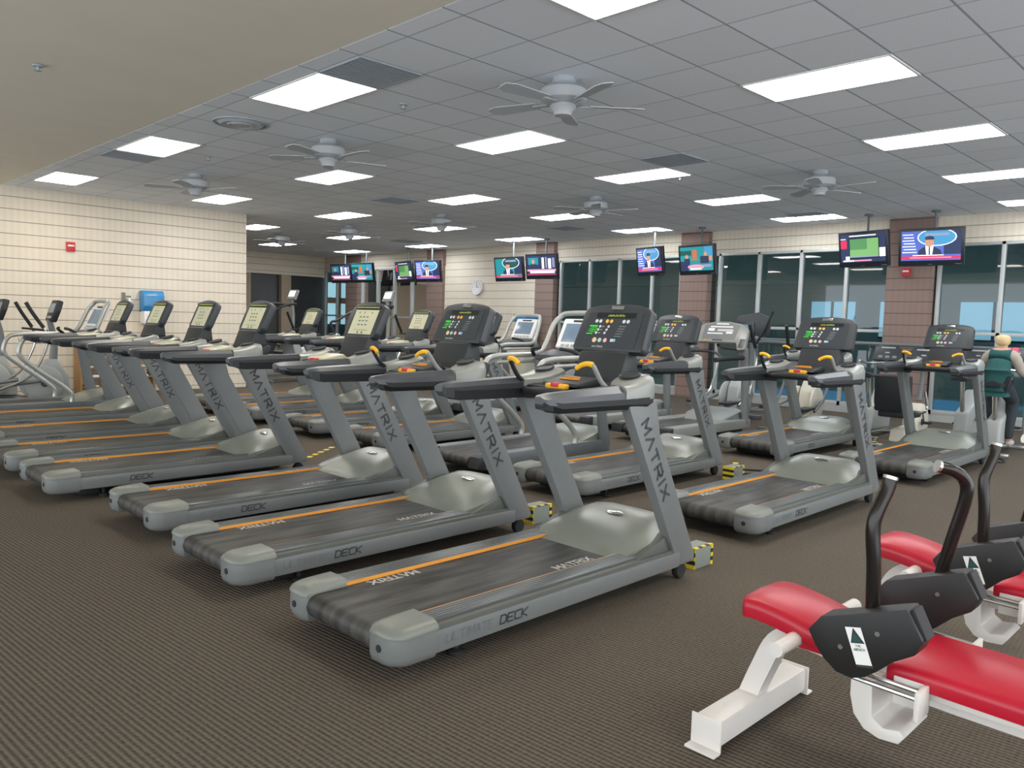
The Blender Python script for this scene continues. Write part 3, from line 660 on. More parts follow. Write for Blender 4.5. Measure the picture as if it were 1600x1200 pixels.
place(cl, 1, (11.2, 16.05, 0), 'tall stair climber with a bluish lit screen, below the green television', 'stair climbers in the far corner', .1)

# ------------------------------------------------------------------ bikes
def make_bike(col='disc', recumbent=False):
    t = empty('recumbent_bike' if recumbent else 'exercise_bike', 'x', 'exercise bike')
    m = MB(); m.box(-.55, .5, -.04, .04, .03, .09, .01); m.box(.44, .52, -.28, .28, 0, .06, .015); m.box(-.62, -.54, -.28, .28, 0, .06, .015); m.build('base_frame', 'chrome', t)
    m = MB()
    if recumbent: m.lathe([(.001, -.1), (.2, -.1), (.24, -.07), (.24, .07), (.2, .1), (.001, .1)], (.2, 0, .33), 'y', 26); m.prism([(-.5, .1), (.3, .1), (.3, .3), (-.45, .26)], -.09, .09, bev=.03)
    else: m.prism([(-.3, .1), (.38, .1), (.42, .4), (.3, .72), (.18, .72), (.02, .52), (-.25, .42)], -.09, .09, bev=.04, seg=3)
    d = m.build('drive_housing', col, t, ang=50)
    m = MB(); m.lathe([(.001, -.11), (.05, -.11), (.05, .11), (.001, .11)], (.15, 0, .33), 'y', 14); m.build('crank_hub', 'padg', d)
    for s in (-1, 1):
        m = MB(); m.tube([(.15, s*.12, .33), (.15+s*.1, s*.13, .33-s*.12)], .014, 8); a = m.build('crank_arm', 'chrome', t)
        m = MB(); m.box(.1+s*.1, .2+s*.1, s*.14-(.0 if s > 0 else .1), s*.14+(.1 if s > 0 else 0), .195+(.12 if s < 0 else -.0)+(.0 if s > 0 else 0), .225+(.12 if s < 0 else 0), .008); m.build('pedal', 'rubber', a)
    if recumbent:
        m = MB(); m.prism([(-.62, .42), (-.2, .42), (-.18, .5), (-.62, .52)], -.2, .2, bev=.03); m.build('seat', 'black', t)
        m = MB(); m.prism([(-.7, .5), (-.6, .5), (-.66, .98), (-.76, .96)], -.22, .22, bev=.03); m.build('backrest', 'grip', t)
        m = MB(); m.tube([(-.45, -.3, .78), (-.4, -.32, .58), (-.45, -.26, .5), (-.45, .26, .5), (-.4, .32, .58), (-.45, .3, .78)], .016, 8, 4); m.build('side_handles', 'chrome', t)
    else:
        m = MB(); m.tube([(-.2, 0, .4), (-.3, 0, .86)], .03, 10); m.build('seat_post', 'chrome', t)
        m = MB(); m.loft([[(x, -w, .87), (x, -w, .9), (x, 0, .93+z), (x, w, .9), (x, w, .87)] for x, w, z in ((-.45, .1, .01), (-.38, .13, .01), (-.25, .1, 0), (-.12, .04, -.01), (-.08, .02, -.02))]); m.build('seat', 'rubber', t, ang=60)
    m = MB(); m.tube([(.28, 0, .6), (.36, 0, .9), (.34, 0, 1.12)], .035, 10, 3); m.build('mast', 'steel_d', t)
    m = MB(); m.tube([(.34, 0, 1.06), (.2, .22, 1.05), (0, .26, 1.08)], .018, 8, 3); m.tube([(.34, 0, 1.06), (.2, -.22, 1.05), (0, -.26, 1.08)], .018, 8, 3); m.build('handlebar', 'chrome', t)
    o = Vector((.3, 0, 1.1)); up = Vector((.09, 0, .2)).normalized(); n = Vector((-up.z, 0, up.x))
    Mx = Matrix(((0, up.x, n.x, o.x), (1, 0, 0, 0), (0, up.z, n.z, o.z), (0, 0, 0, 1)))
    m = MB(); m.prism([(-.2, 0), (.2, 0), (.19, .18), (.14, .25), (-.14, .25), (-.19, .18)], -.06, 0, axis='z', bev=.015, M=Mx); c = m.build('console_head', 'console', t)
    m = MB(); m.box(-.1, .1, .19, .21, 0, .003, M=Mx); m.box(-.03, .03, .11, .13, 0, .003, M=Mx)
    for k in range(3): m.box(-.14+.1*k, -.08+.1*k, .04, .05, 0, .003, M=Mx); m.box(-.14+.1*k, -.08+.1*k, .06, .07, 0, .003, M=Mx)
    m.build('keypad', 'disc', c)
    return t
bu = make_bike('disc'); br = make_bike('cream', True)
GK = 'exercise bikes facing the windows'
place(bu, 0, (11.9, 4.45, 0), 'upright exercise bike with dark console, directly before the right brown brick pillar', GK)
place(bu, 1, (12.55, 3.42, 0), 'upright exercise bike with dark console, just left of the woman in teal', GK)
place(bu, 1, (11.75, 2.82, 0), 'exercise bike the woman in teal sits on, red lettering lit on its console', GK)
place(br, 0, (11.2, 3.72, 0), 'recumbent bike with cream round housing and black backrest, behind the far right treadmill', GK)
m = MB(); letters(m, 'EASY', (11.9+.24, 2.72, 1.30), (0, -1, 0), (.3, 0, .9), .05, .05, .015, .012)
o = m.build('red_console_text', emit('red_led', 'ff2a4a', 1.4), None); 
bw = [x for x in bpy.data.objects if x.get('label', '').startswith('exercise bike the woman')][0]
hd = [c for c in bw.children if c.name.startswith('console_head')][0]
o.name = 'led_text'; o.parent = hd; o.location = (-11.75-.09, -2.62, 0)

# ------------------------------------------------------------------ tall arm trainer before window (dark hood and slanted pole)
t = empty('arm_trainer', 'tall dark machine with a hooded top and slanted black pole, before the window', 'exercise machine', (13.2, 7.15, 0))
m = MB(); m.prism([(-.3, 1.38), (.3, 1.36), (.38, 1.55), (.3, 1.72), (-.1, 1.8), (-.34, 1.7)], -.05, .05, axis='x', bev=.03); m.build('hood', 'padg', t)
m = MB(); m.tube([(0, 0, .05), (0, 0, 1.4)], .045, 10); m.build('mast', 'steel_d', t)
m = MB(); m.tube([(-.1, -.1, 1.2), (-.1, -.28, 1.5), (-.1, -.42, 1.82)], .022, 8); m.build('pole', 'black', t)
m = MB(); m.box(-.35, .35, -.04, .04, 0, .06, .01); m.box(-.04, .04, -.35, .35, 0, .06, .01); m.build('base', 'steel_d', t)
m = MB(); m.tube([(0, .05, 1.25), (-.12, -.3, 1.28), (-.12, -.9, 1.27)], .03, 8); m.build('arm', 'steel_d', t)

# ------------------------------------------------------------------ ab benches
def make_bench():
    """world-like local coords: x across, y along (leg at +y); z up"""
    t = empty('ab_bench', 'x', 'exercise bench')
    X0 = 2.78
    m = MB(); m.box(2.44-X0, 3.12-X0, 1.37, 1.47, .02, .115, .012)
    ft = m.build('foot_beam', 'white_m', t)
    for s in (-1, 1):
        m = MB(); x = s*.34; m.box(min(x-.004, x+.004), max(x-.004, x+.004), 1.36, 1.48, .008, .12, .002); m.box(x-.045 if s < 0 else x, x if s < 0 else x+.045, 1.36, 1.48, .003, .012, .002)
        m.build('end_plate', 'white_m', ft)
    # leg: curved box section
    m = MB(); path = bez([(0, 1.43, .1), (0, 1.385, .22), (0, 1.33, .34), (0, 1.25, .385), (0, 1.1, .375), (0, .9, .34), (0, .5, .33), (0, -.4, .33)], 5); rings = []
    for i, p in enumerate(path):
        d = (path[min(i+1, len(path)-1)]-path[max(i-1, 0)]).normalized(); nn = Vector((0, -d.z, d.y))
        w, h = .04, .036; rings.append([p+Vector((w, 0, 0))+nn*h, p+Vector((-w, 0, 0))+nn*h, p+Vector((-w, 0, 0))-nn*h, p+Vector((w, 0, 0))-nn*h])
    m.loft(rings); m.build('main_frame', 'white_m', t, ang=50)
    m = MB(); m.box(-.04, .04, -.45, -.37, .02, .34, .01); m.box(-.34, .34, -.46, -.36, 0, .09, .01); m.build('rear_foot', 'white_m', t)
    m = MB(); m.tube([(-.3, 1.2, .425), (.36, 1.2, .425)], .026, 14); m.build('cross_tube', 'white_m', t)
    # knee pad (curved)
    def pad(pts, x0, x1, th, n1, name):
        P = bez(pts, 5)
        m = MB(); rings = []
        for i, p in enumerate(P):
            e = min(i, len(P)-1-i); k = {0: .86, 1: .95, 2: .99}.get(e, 1); w = (x1-x0)/2*k; c = (x0+x1)/2
            zt = p.z; b = th
            rings.append([(c-w, p.y, zt-b), (c-w-.004, p.y, zt-b*.5), (c-w, p.y, zt-.012), (c-w+.02, p.y, zt), (c, p.y, zt+.004), (c+w-.02, p.y, zt), (c+w, p.y, zt-.012), (c+w+.004, p.y, zt-b*.5), (c+w, p.y, zt-b)])
        m.loft(rings); m.build(name, 'vinyl', t, ang=50)
        return P
    pad([(0, 1.415, .515), (0, 1.35, .52), (0, 1.24, .505), (0, 1.12, .478), (0, 1.0, .46)], -.155, .165, .07, 0, 'knee_pad')
    pad([(0, .89, .45), (0, .83, .46), (0, .5, .455), (0, .1, .45), (0, -.4, .45)], -.175, .205, .065, 0, 'seat_pad')
    m = MB(); m.box(-.1, .1, 1.0, 1.26, .375, .41, .004); m.build('knee_pad_board', 'vinyl_d', t)
    m = MB(); m.box(-.15, .18, -.38, .8, .365, .387, .003); m.build('seat_board', 'white_m', t)
    for s in (-1, 1):
        x = -.235 if s < 0 else .32
        prof = [(1.10, .525), (1.06, .58), (.80, .675), (.75, .59), (.77, .54), (.83, .50), (.875, .455), (.91, .425), (.95, .408), (1.0, .412), (1.045, .445), (1.075, .48)]
        m = MB(); m.prism(prof, x-.05, x+.05, axis='x', bev=.008, seg=2); sh = m.build('side_shroud', 'shroud', t, ang=30)
        m = MB()
        for (y, z) in ((.88, .575), (.99, .50)): m.lathe([(.001, -.003), (.008, -.003), (.008, 0), (.001, 0)], (x-.051, y, z), 'x', 10)
        m.build('bolt', 'chrome', sh)
        m = MB(); m.prism([(.80, .665), (.752, .585), (.742, .59), (.785, .675)], x-.035, x+.035, axis='x', bev=.004); m.build('shroud_end', 'rubber', sh)
        if s < 0:
            q = lambda y, z: (x-.0515, y, z)
            m = MB(); U = Vector((0, .36, .93)).normalized(); W = Vector((0, -.9, .30)).normalized() if False else Vector((0, -.97, .22)).normalized()
            b0 = Vector(q(.935, .452))
            def pt(a, b, h=0): return b0+W*a+U*b+Vector((-h, 0, 0))
            m.quad(pt(0, 0), pt(.05, 0), pt(.05, .125), pt(0, .125)); m.slot(1)
            m.quad(pt(.004, .075, .0006), pt(.048, .075, .0006), pt(.026, .122, .0006), pt(.024, .122, .0006))
            m.slot(2); m.quad(pt(.012, .08, .001), pt(.04, .08, .001), pt(.028, .103, .001), pt(.022, .103, .001)); m.slot(1); m.quad(pt(0, 0, .0006), pt(.05, 0, .0006), pt(.05, .008, .0006), pt(0, .008, .0006))
            letters(m, 'THE', pt(.017, .064, .001), W, U, .004, .006, .002, .001); letters(m, 'aBENCH', pt(.008, .052, .001), W, U, .0042, .007, .0018, .0011)
            m.build('maker_sticker', ['paper', 'ink', 'teal'], sh, ang=10)
        # handle
        xb = -.20 if s < 0 else .34
        m = MB(); xi = xb-s*.02; xt = xb-s*.09
        if s < 0: hp = [(xb, .93, .58), (xb, .935, .75), (xb, .945, .87), (xb+.01, .94, .93), (xb+.04, .925, 1.0), (xb+.05, .92, 1.04)]
        else: hp = [(xb, .90, .6), (xb, .87, .75), (xb, .835, .91), (xb-.005, .835, .98), (xb-.04, .865, 1.02), (xb-.08, .905, 1.035)]
        m.tube(hp, .0225, 14, 5); h = m.build('handle', 'gloss', t, ang=60)
        m = MB(); a = Vector(hp[-1]); d = (a-Vector(hp[-2])).normalized(); m.tube([a-d*.004, a+d*.006], .0235, 14); m.build('handle_ring', 'chrome', h)
        # resistance rods & bracket
        m = MB(); m.tube([(x+.01, 1.0, .39), (x+.01, .77, .385)], .008, 8); m.tube([(x+.045, 1.0, .40), (x+.045, .77, .395)], .008, 8); m.build('guide_rod', 'chrome', t)
        m = MB(); m.box(x-.03, x+.07, .755, .77, .33, .42, .004); m.box(x+.055 if s < 0 else x-.03, x+.07 if s < 0 else x-.015, .755, .86, .33, .42, .004); m.build('rod_bracket', 'white_m', t)
    # drum under the frame
    m = MB(); o_ = [(.88+.13*math.cos(a), .27+.14*math.sin(a)) for a in [PI*.0+PI*(-k)/10 for k in range(11)]]
    m.prism([(1.0, .36), (1.0, .30), (.985, .24), (.95, .2), (.9, .185), (.84, .19), (.82, .22), (.84, .235), (.89, .225), (.925, .25), (.93, .36)], -.16, .06, axis='x', bev=.006)
    m.build('under_bracket', 'white_m', t, ang=50)
    return t
ab = make_bench(); GA = 'red ab benches'
place(ab, 0, (2.78, 0, 0), 'nearest red-padded white ab bench, maker sticker on its black side plate', GA)
place(ab, 1, (3.98, 0, 0), 'second red-padded ab bench, partly hidden behind the nearest one at right edge', GA)

# ------------------------------------------------------------------ room shell
def struct(name, mb, m, ang=30):
    o = mb.build(name, m, None, ang=ang); o['kind'] = 'structure'; return o
m = MB(); m.box(-5, 14.9, -5, 24.4, -.06, 0); struct('floor', m, 'carpet')
m = MB(); m.box(3.36, 14.9, -5, 24.4, CZ, CZ+.06); struct('ceiling', m, 'tile')
m = MB(); m.box(-5, 3.34, -5, 15.42, CZ-.004, CZ+.3); struct('ceiling_soffit', m, 'drywall')
m = MB(); m.box(-5, 7.6, 15.4, 15.6, 0, CZ); struct('wall_left', m, 'block')
m = MB(); m.box(7.45, 7.6, 15.6, 24.2, 0, CZ); struct('wall_alcove', m, 'tan')
m = MB(); m.box(7.6, 14.9, 24.2, 24.4, 2.82, CZ); struct('wall_back', m, 'block')
m = MB(); m.box(7.6, 14.9, 24.2, 24.4, 0, .2); m.box(7.6, 12.1, 24.2, 24.4, .2, 2.82); m.box(13.15, 13.5, 24.15, 24.4, .2, 2.82); struct('wall_back_lower', m, 'tan')
m = MB(); m.box(12.1, 14.8, 24.32, 24.38, .2, 2.82); struct('window_9', m, 'darkglass')
# window wall : header, sill, blocks
HZ = 3.04
m = MB(); m.box(14.8, 15.0, -5, 24.4, HZ, CZ); struct('wall_window_header', m, 'block')
m = MB(); m.box(14.78, 15.0, 14.02, 17.85, 0, HZ); struct('wall_window_solid', m, 'block')
m = MB(); m.box(14.8, 15.0, -5, 14.02, 0, .12); m.box(14.8, 15.0, 17.85, 24.4, 0, .12); struct('baseboard_window', m, 'mull')
cols = [.4, 4.69, 9.06, 13.42, 17.72, 22.0]
cw = [.75, .75, .68, .62, .72, .7]
for i, (y, w) in enumerate(zip(cols, cw)):
    m = MB(); m.box(14.68, 15.02, y, y+w, 0, CZ-.002); o = struct('wall_pillar_%d' % (i+1), m, 'brown')
bays = [(-2.6, .4, 4), (1.15, 4.69, 4), (5.44, 9.06, 4), (9.74, 13.42, 4), (18.44, 22.0, 4), (22.7, 24.2, 2)]
MY = {2: [5.44, 6.21, 7.09, 7.97, 8.85], 3: [9.80, 10.56, 11.48, 12.37, 13.30]}
for i, (a, b, n) in enumerate(bays):
    ys = MY.get(i) or [a+.03+(b-a-.06)*k/n for k in range(n+1)]
    if i == 1: ys = [1.18, 2.8-.85, 2.8, 3.67, 4.62]
    m = MB()
    for y in ys: m.box(14.8, 14.9, y-.03, y+.03, .12, HZ, .004)
    m.box(14.8, 14.9, a, b, HZ-.05, HZ, .004); m.box(14.8, 14.9, a, b, 1.50, 1.555, .004); m.box(14.8, 14.9, a, b, .12, .2, .004)
    fr = m.build('window_%d' % (i+1), 'mull', None); fr['kind'] = 'structure'
    m = MB(); m.quad((14.86, a, .15), (14.86, b, .15), (14.86, b, HZ), (14.86, a, HZ)); m.build('window_pane', 'pglass', fr)
# pool hall beyond the glass
m = MB(); m.box(15.05, 21, -5, 27, -.08, -.02); struct('floor_pool', m, 'concrete')
m = MB(); m.box(21, 21.2, -5, 27, -.1, 5); struct('wall_pool', m, 'poolwall')
m = MB(); m.box(15.02, 21, -5, 27, 3.9, 4); struct('ceiling_pool', m, 'poolceil')
m = MB(); m.box(15.02, 21, 27, 27.2, -.1, 5); struct('wall_pool_far', m, 'teal_d')
m = MB(); m.box(15.02, 21, -5.2, -5, -.1, 5); struct('wall_pool_near', m, 'teal_d')
m = MB(); m.box(16.4, 19.5, 4.2, 9.4, -.02, .03); struct('trim_pool_water', m, 'pool')  # water surface glows faintly, standing in for a lit pool
m = MB(); m.box(17.5, 17.8, -5, 27, 2.55, 2.75); struct('trim_pool_beam', m, 'poolwall')
for i, (y0, y1, z0, z1) in enumerate(((8.5, 9.65, 1.4, 2.28), (6.7, 7.85, 1.4, 2.28), (4.55, 6.0, 1.4, 2.28), (2.9, 4.4, 1.4, 2.28), (.6, 2.2, 1.4, 2.28))):
    m = MB(); m.box(20.92, 20.98, y0, y1, z0, z1); w = struct('window_%d' % (10+i), m, 'skyw')
    m = MB(); m.box(20.88, 20.93, (y0+y1)/2-.03, (y0+y1)/2+.03, z0, z1); m.box(20.88, 20.93, y0, y1, z0-.05, z0); m.build('window_frame', 'teal_d', w)
m = MB(); m.box(20.9, 20.98, 25.0, 26.9, 1.2, 2.9); w = struct('window_15', m, emit('daylight_far', 'a9c9d8', 1.0))
m = MB(); m.quad((16.55, 26.9, 1.2), (17.65, 26.9, 1.2), (17.65, 26.9, 2.8), (16.55, 26.9, 2.8)); w = struct('window_16', m, emit('daylight_end', 'a8c8d8', .8))
m = MB(); m.box(16.5, 17.7, 26.8, 26.88, 2.0, 2.22); m.box(17.05, 17.13, 26.8, 26.88, 1.2, 2.8); m.build('window_frame', 'brownwall', w)
m = MB(); m.box(18.2, 18.3, 21.6, 24.2, 1.5, 2.1); tag(m.build('banner', 'brownwall'), 'pinkish brown panel seen through the glass left of the cream block wall', 'panel')

# wall-mounted rail in front of window
t = empty('exercise_rail', 'long grey horizontal rail running in front of the right windows', 'rail', (14.35, 0, 0))
m = MB(); m.tube([(0, 3.0, 1.3), (0, 8.0, 1.3)], .035, 10); m.build('rail_tube', 'steel_d', t)
for y in (3.1, 5.4, 7.9): m = MB(); m.tube([(0, y, 0), (0, y, 1.29)], .025, 8); m.build('post', 'steel_d', t)

# ------------------------------------------------------------------ ceiling lights
lit = 0
def make_light(cm):
    t = empty('ceiling_light', 'x', 'ceiling light')
    m = MB()
    W, L = TX/2-.004, TY-.004
    for a in ((-W, W, -L, -L+.02), (-W, W, L-.02, L), (-W, -W+.02, -L, L), (W-.02, W, -L, L)): m.box(a[0], a[1], a[2], a[3], -.012, .0, .002)
    m.build('frame', 'white_p', t)
    m = MB(); m.box(-W+.02, W-.02, -L+.02, L-.02, -.008, -.002); m.build('diffuser', cm, t)
    return t
protos = [make_light(c) for c in ('lamp0', 'lamp1', 'lamp2')]; pu = [0, 0, 0]
ordn = ['first', 'second', 'third', 'fourth', 'fifth', 'sixth', 'seventh']
colname = ['leftmost line, along the soffit', 'second line from the soffit', 'middle line', 'fourth line from the soffit', 'line beside the window wall']
for j in range(-2, 6):
    for i in range(5):
        if j >= 4 and i == 0: continue
        x = LX0+2.4879*i; y = LY0+3.6236*j
        k = 0 if i == 0 else (1 if i < 3 else 2)
        dist = ordn[j] if j >= 0 else 'unseen'
        lab = 'recessed white ceiling light, %s counted from the camera in the %s' % (dist, colname[i])
        if j < 0: lab = 'added unseen ceiling light behind the camera, for glass reflections'  # rows behind the camera are added for lighting and glass reflections
        place(protos[k], pu[k], (x, y, CZ), lab, 'recessed ceiling lights'); pu[k] = 1
# unseen light bars added to brighten the pool hall
for i, y in enumerate((3.0, 7.5, 12, 16.5, 21)):
    t = empty('added_light_bar', 'added unseen light bar brightening the pool hall beyond the glass', 'ceiling light', (18.4, y, 3.88), 0, 'added light bars in the pool hall')
    m = MB(); m.box(-.15, .15, -.7, .7, -.05, -.01); m.build('diffuser', emit('bar_%d' % i, 'eaf6ff', 7.0), t)
    m = MB(); m.box(-.18, .18, -.73, .73, -.01, .02); m.build('housing', 'white_p', t)
# added fill lamps under the soffit, out of view
for i, (x, y) in enumerate(((-2.5, 1), (-2.5, 6), (-2.5, 11), (0.2, -3))):
    t = empty('added_fill_lamp', 'added unseen round fill lamp under the plain soffit', 'ceiling light', (x, y, CZ-.006), 0, 'added soffit fill lamps')
    m = MB(); m.lathe([(.001, 0), (.16, 0), (.16, -.004), (.001, -.004)], (0, 0, 0), 'z', 20); m.build('lens', emit('fill_lamp_%d' % i, 'fff2dc', 14), t)
    m = MB(); m.lathe([(.162, 0), (.2, 0), (.2, -.008), (.162, -.008), (.162, 0)], (0, 0, 0), 'z', 20); m.build('trim_ring', 'white_p', t)

# ------------------------------------------------------------------ ceiling fans
def make_fan():
    t = empty('ceiling_fan', 'x', 'ceiling fan')
    m = MB(); m.lathe([(.001, 0), (.09, 0), (.1, -.04), (.08, -.06), (.16, -.075), (.19, -.1), (.19, -.18), (.15, -.21), (.001, -.21)], (0, 0, 0), 'z', 24); m.build('motor_housing', 'fan', t, ang=40)
    m = MB(); m.lathe([(.001, -.21), (.1, -.21), (.11, -.23), (.08, -.26), (.07, -.3), (.001, -.31)], (0, 0, 0), 'z', 20); m.build('switch_cup', 'fan', t, ang=40)
    for k in range(5):
        a = 2*PI*k/5+.55; R = Matrix.Rotation(a, 4, 'Z')@Matrix.Rotation(math.radians(11), 4, 'X')
        m = MB(); b = bmesh.new(); pr = [(.22, -.05), (.6, -.075), (.68, -.05), (.69, 0), (.68, .05), (.6, .075), (.22, .05)]
        A = [b.verts.new((x, y, -.214)) for x, y in pr]; B = [b.verts.new((x, y, -.206)) for x, y in pr]; n = len(pr)
        b.faces.new(A[::-1]); b.faces.new(B)
        for q in range(n): b.faces.new([A[q], A[(q+1) % n], B[(q+1) % n], B[q]])
        m.merge(b, R); bl = m.build('blade', 'fan', t)
        m = MB(); m.box(.12, .26, -.02, .02, -.222, -.215, .002, M=R); m.build('blade_iron', 'fan', bl)
    return t
fp = make_fan(); n = 0
for xi, (x, ys) in enumerate(((4.97, (4.5, 8.08, 11.67)), (9.86, (4.54, 8.16, 11.97, 15.13, 18.1)))):
    for j, y in enumerate(ys):
        lab = 'white ceiling fan, %s from the camera in the %s of fans' % (ordn[j], ('left line near the soffit', 'right line toward the windows')[xi])
        place(fp, n, (x, y, CZ), lab, 'white ceiling fans', rz=.4*j+xi*.3); n += 1

# vents
def make_vent():
    t = empty('ceiling_vent', 'x', 'ceiling vent')
    m = MB(); m.box(-.29, .29, -.29, .29, -.006, -.001); m.build('backing', 'ventd', t)
    m = MB()
    for k in range(14): m.box(-.28, .28, -.27+.04*k, -.25+.04*k, -.012, -.006)
    m.box(-.3, .3, -.3, -.28, -.013, 0); m.box(-.3, .3, .28, .3, -.013, 0); m.box(-.3, -.28, -.3, .3, -.013, 0); m.box(.28, .3, -.3, .3, -.013, 0)
    m.build('grille', 'vent', t); return t
vp_ = make_vent()
VN = [(LX0, 5.62, 'square grey ceiling vent right behind the large nearest left light'), (8.2, 5.60, 'square grey ceiling vent right of the middle ceiling, above the silver console'),
      (8.2, 11.2, 'square grey ceiling vent in mid ceiling beyond the second fan'), (LX0, 10.98, 'square grey ceiling vent left, beside the second light along the soffit'),
      (12.7, 11.3, 'square grey ceiling vent above the pair of televisions by the cream wall'), (13.4, 6.35, 'square grey ceiling vent near the window wall at right'), (12.7, 16.8, 'square grey ceiling vent far back above the clock wall')]
for i, (x, y, l) in enumerate(VN): place(vp_, i, (x, y, CZ), l, 'square ceiling vents')
t = empty('ceiling_diffuser', 'round white air diffuser in the ceiling between two left lights', 'air diffuser', (3.95, 8.14, CZ))
m = MB(); m.lathe([(.001, -.03), (.08, -.03), (.09, -.02), (.13, -.035), (.14, -.02), (.2, -.03), (.25, 0), (.001, 0)], (0, 0, 0), 'z', 28); m.build('rings', 'fan', t, ang=20)
m = MB(); m.lathe([(.25, 0), (.28, 0), (.28, -.012), (.25, -.01), (.25, 0)], (0, 0, 0), 'z', 28); m.build('outer_ring', 'vent', t)
for i, (x, y, z, l) in enumerate(((1.92, 7.59, CZ-.01, 'small sprinkler head in the plain soffit at upper left'), (4.6, 6.18, CZ, 'small sprinkler head near the first ceiling fan'), (4.52, 10.22, CZ, 'small sprinkler head near the left second fan'), (9.17, 6.15, CZ, 'small sprinkler head right of the lit panel in mid ceiling'))):
    m = MB(); m.lathe([(.001, 0), (.045, 0), (.04, -.01), (.012, -.014), (.012, -.04), (.03, -.045), (.001, -.05)], (0, 0, 0), 'z', 12)
    tag(m.build('ceiling_sprinkler', 'vent', None, loc=(x, y, z)), l, 'sprinkler', 'ceiling sprinklers')

# ------------------------------------------------------------------ televisions
TVC = {k: emit('tv_'+k, c, .55) for k, c in dict(navy='26304f', blue='4a5da8', sky='3f86ac', teal='1f7f86', white='e8eaf2', red='c22a4e', pink='d58aa0', skin='b4846c', suit='2a2f45', green='4c7f50', lime='6f9f62', orange='b0623c', grey='8088a8', black='10141c', dgreen='1e4a44').items()}
def tv_art(kind, W, H):
    """list of (material, polygon) in screen coords u (right) v (up), centred"""
    R = lambda m, a, b, c, d: (m, [(a*W, c*H), (b*W, c*H), (b*W, d*H), (a*W, d*H)])
    E = lambda m, cx, cy, rx, ry: (m, [(cx*W+rx*W*math.cos(2*PI*k/18), cy*H+ry*H*math.sin(2*PI*k/18)) for k in range(18)])
    if kind in ('news', 'news_teal'):
        a = [R('blue' if kind == 'news' else 'teal', -.5, .5, -.5, .5), R('navy', .22, .5, -.3, .5), E('white', .1, .28, .33, .3), E('sky' if kind == 'news' else 'dgreen', .1, .28, .31, .27), R('grey', -.1, .3, .33, .42)]
        a = [x for x in a]
        a += [('suit', [(-.22*W, -.36*H), (.2*W, -.36*H), (.17*W, -.16*H), (.04*W, -.02*H), (-.1*W, -.02*H), (-.2*W, -.16*H)]), ('white', [(-.07*W, -.3*H), (.03*W, -.3*H), (.05*W, .0*H), (-.09*W, .0*H)]), ('navy', [(-.03*W, -.3*H), (-.005*W, -.3*H), (-.01*W, -.02*H), (-.03*W, -.02*H)]),
              E('skin', -.02, .13, .075, .17), ('suit', [(-.1*W, .2*H), (.06*W, .2*H), (.05*W, .3*H), (-.02*W, .33*H), (-.09*W, .3*H)])]
        a += [R('red', -.5, .5, -.45, -.35), R('pink', -.35, .35, -.42, -.385), R('white', -.3, .22, -.34, -.31)]
        if kind == 'news': a += [R('white', -.48+.02*(k % 2), -.3+.012*k, .4-.1*k, .37-.1*k) for k in range(7)]
    elif kind == 'field':
        a = [R('navy', -.5, .5, -.5, .5), R('red', -.5, -.36, 0, .3), R('white', -.5, -.38, .33, .36), R('white', -.3, .3, .42, .46), R('black', -.31, .37, -.37, .37), R('lime', -.29, .35, -.33, .33), R('green', -.29, .1, -.05, .33), R('white', .37, .5, -.33, -.02), R('white', -.39, -.3, -.46, -.28), R('pink', -.2, .2, -.47, -.42), R('white', -.45, -.2, -.47, -.42), R('grey', -.29, .35, -.33, -.29)]
    elif kind == 'talk':
        a = [R('teal', -.5, .5, -.5, .5), R('sky', .25, .5, .1, .5), R('dgreen', -.5, -.15, .15, .35), R('orange', -.12, .02, 0, .38), E('skin', -.3, .08, .05, .1), R('navy', -.38, -.2, -.25, .02), E('skin', .28, .18, .05, .1), R('suit', .12, .38, -.2, .1), R('orange', -.2, .05, -.06, -.02), R('navy', -.5, -.25, -.5, -.1), E('pink', -.02, -.34, .26, .1), R('grey', .2, .45, -.35, -.25), R('skin', .38, .48, -.1, .1), R('white', -.2, .15, -.46, -.4)]
    else:
        a = [R('navy', -.5, .5, -.5, .5), R('teal', -.45, -.1, .05, .4), E('skin', -.28, .2, .05, .12), R('suit', -.38, -.18, -.1, .08), R('white', .02, .1, -.15, .4), R('grey', .14, .2, -.12, .42), R('white', .24, .34, -.15, .35), R('black', .1, .14, -.15, .4), R('grey', .38, .46, -.1, .38), R('pink', -.5, .5, -.28, -.18), R('white', -.4, .45, -.38, -.26), R('red', -.5, .5, -.46, -.42)]
    return a
def clip(poly, W, H):
    for ax, lim, sg in ((0, W/2, 1), (0, -W/2, -1), (1, H/2, 1), (1, -H/2, -1)):
        out = []
        for i, p in enumerate(poly):
            q = poly[i-1]; ip = sg*p[ax] <= sg*lim+1e-9; iq = sg*q[ax] <= sg*lim+1e-9
            if ip != iq:
                t = (lim-q[ax])/(p[ax]-q[ax]); out.append((q[0]+(p[0]-q[0])*t, q[1]+(p[1]-q[1])*t))
            if ip: out.append(p)
        poly = out
        if len(poly) < 3: return []
    return poly
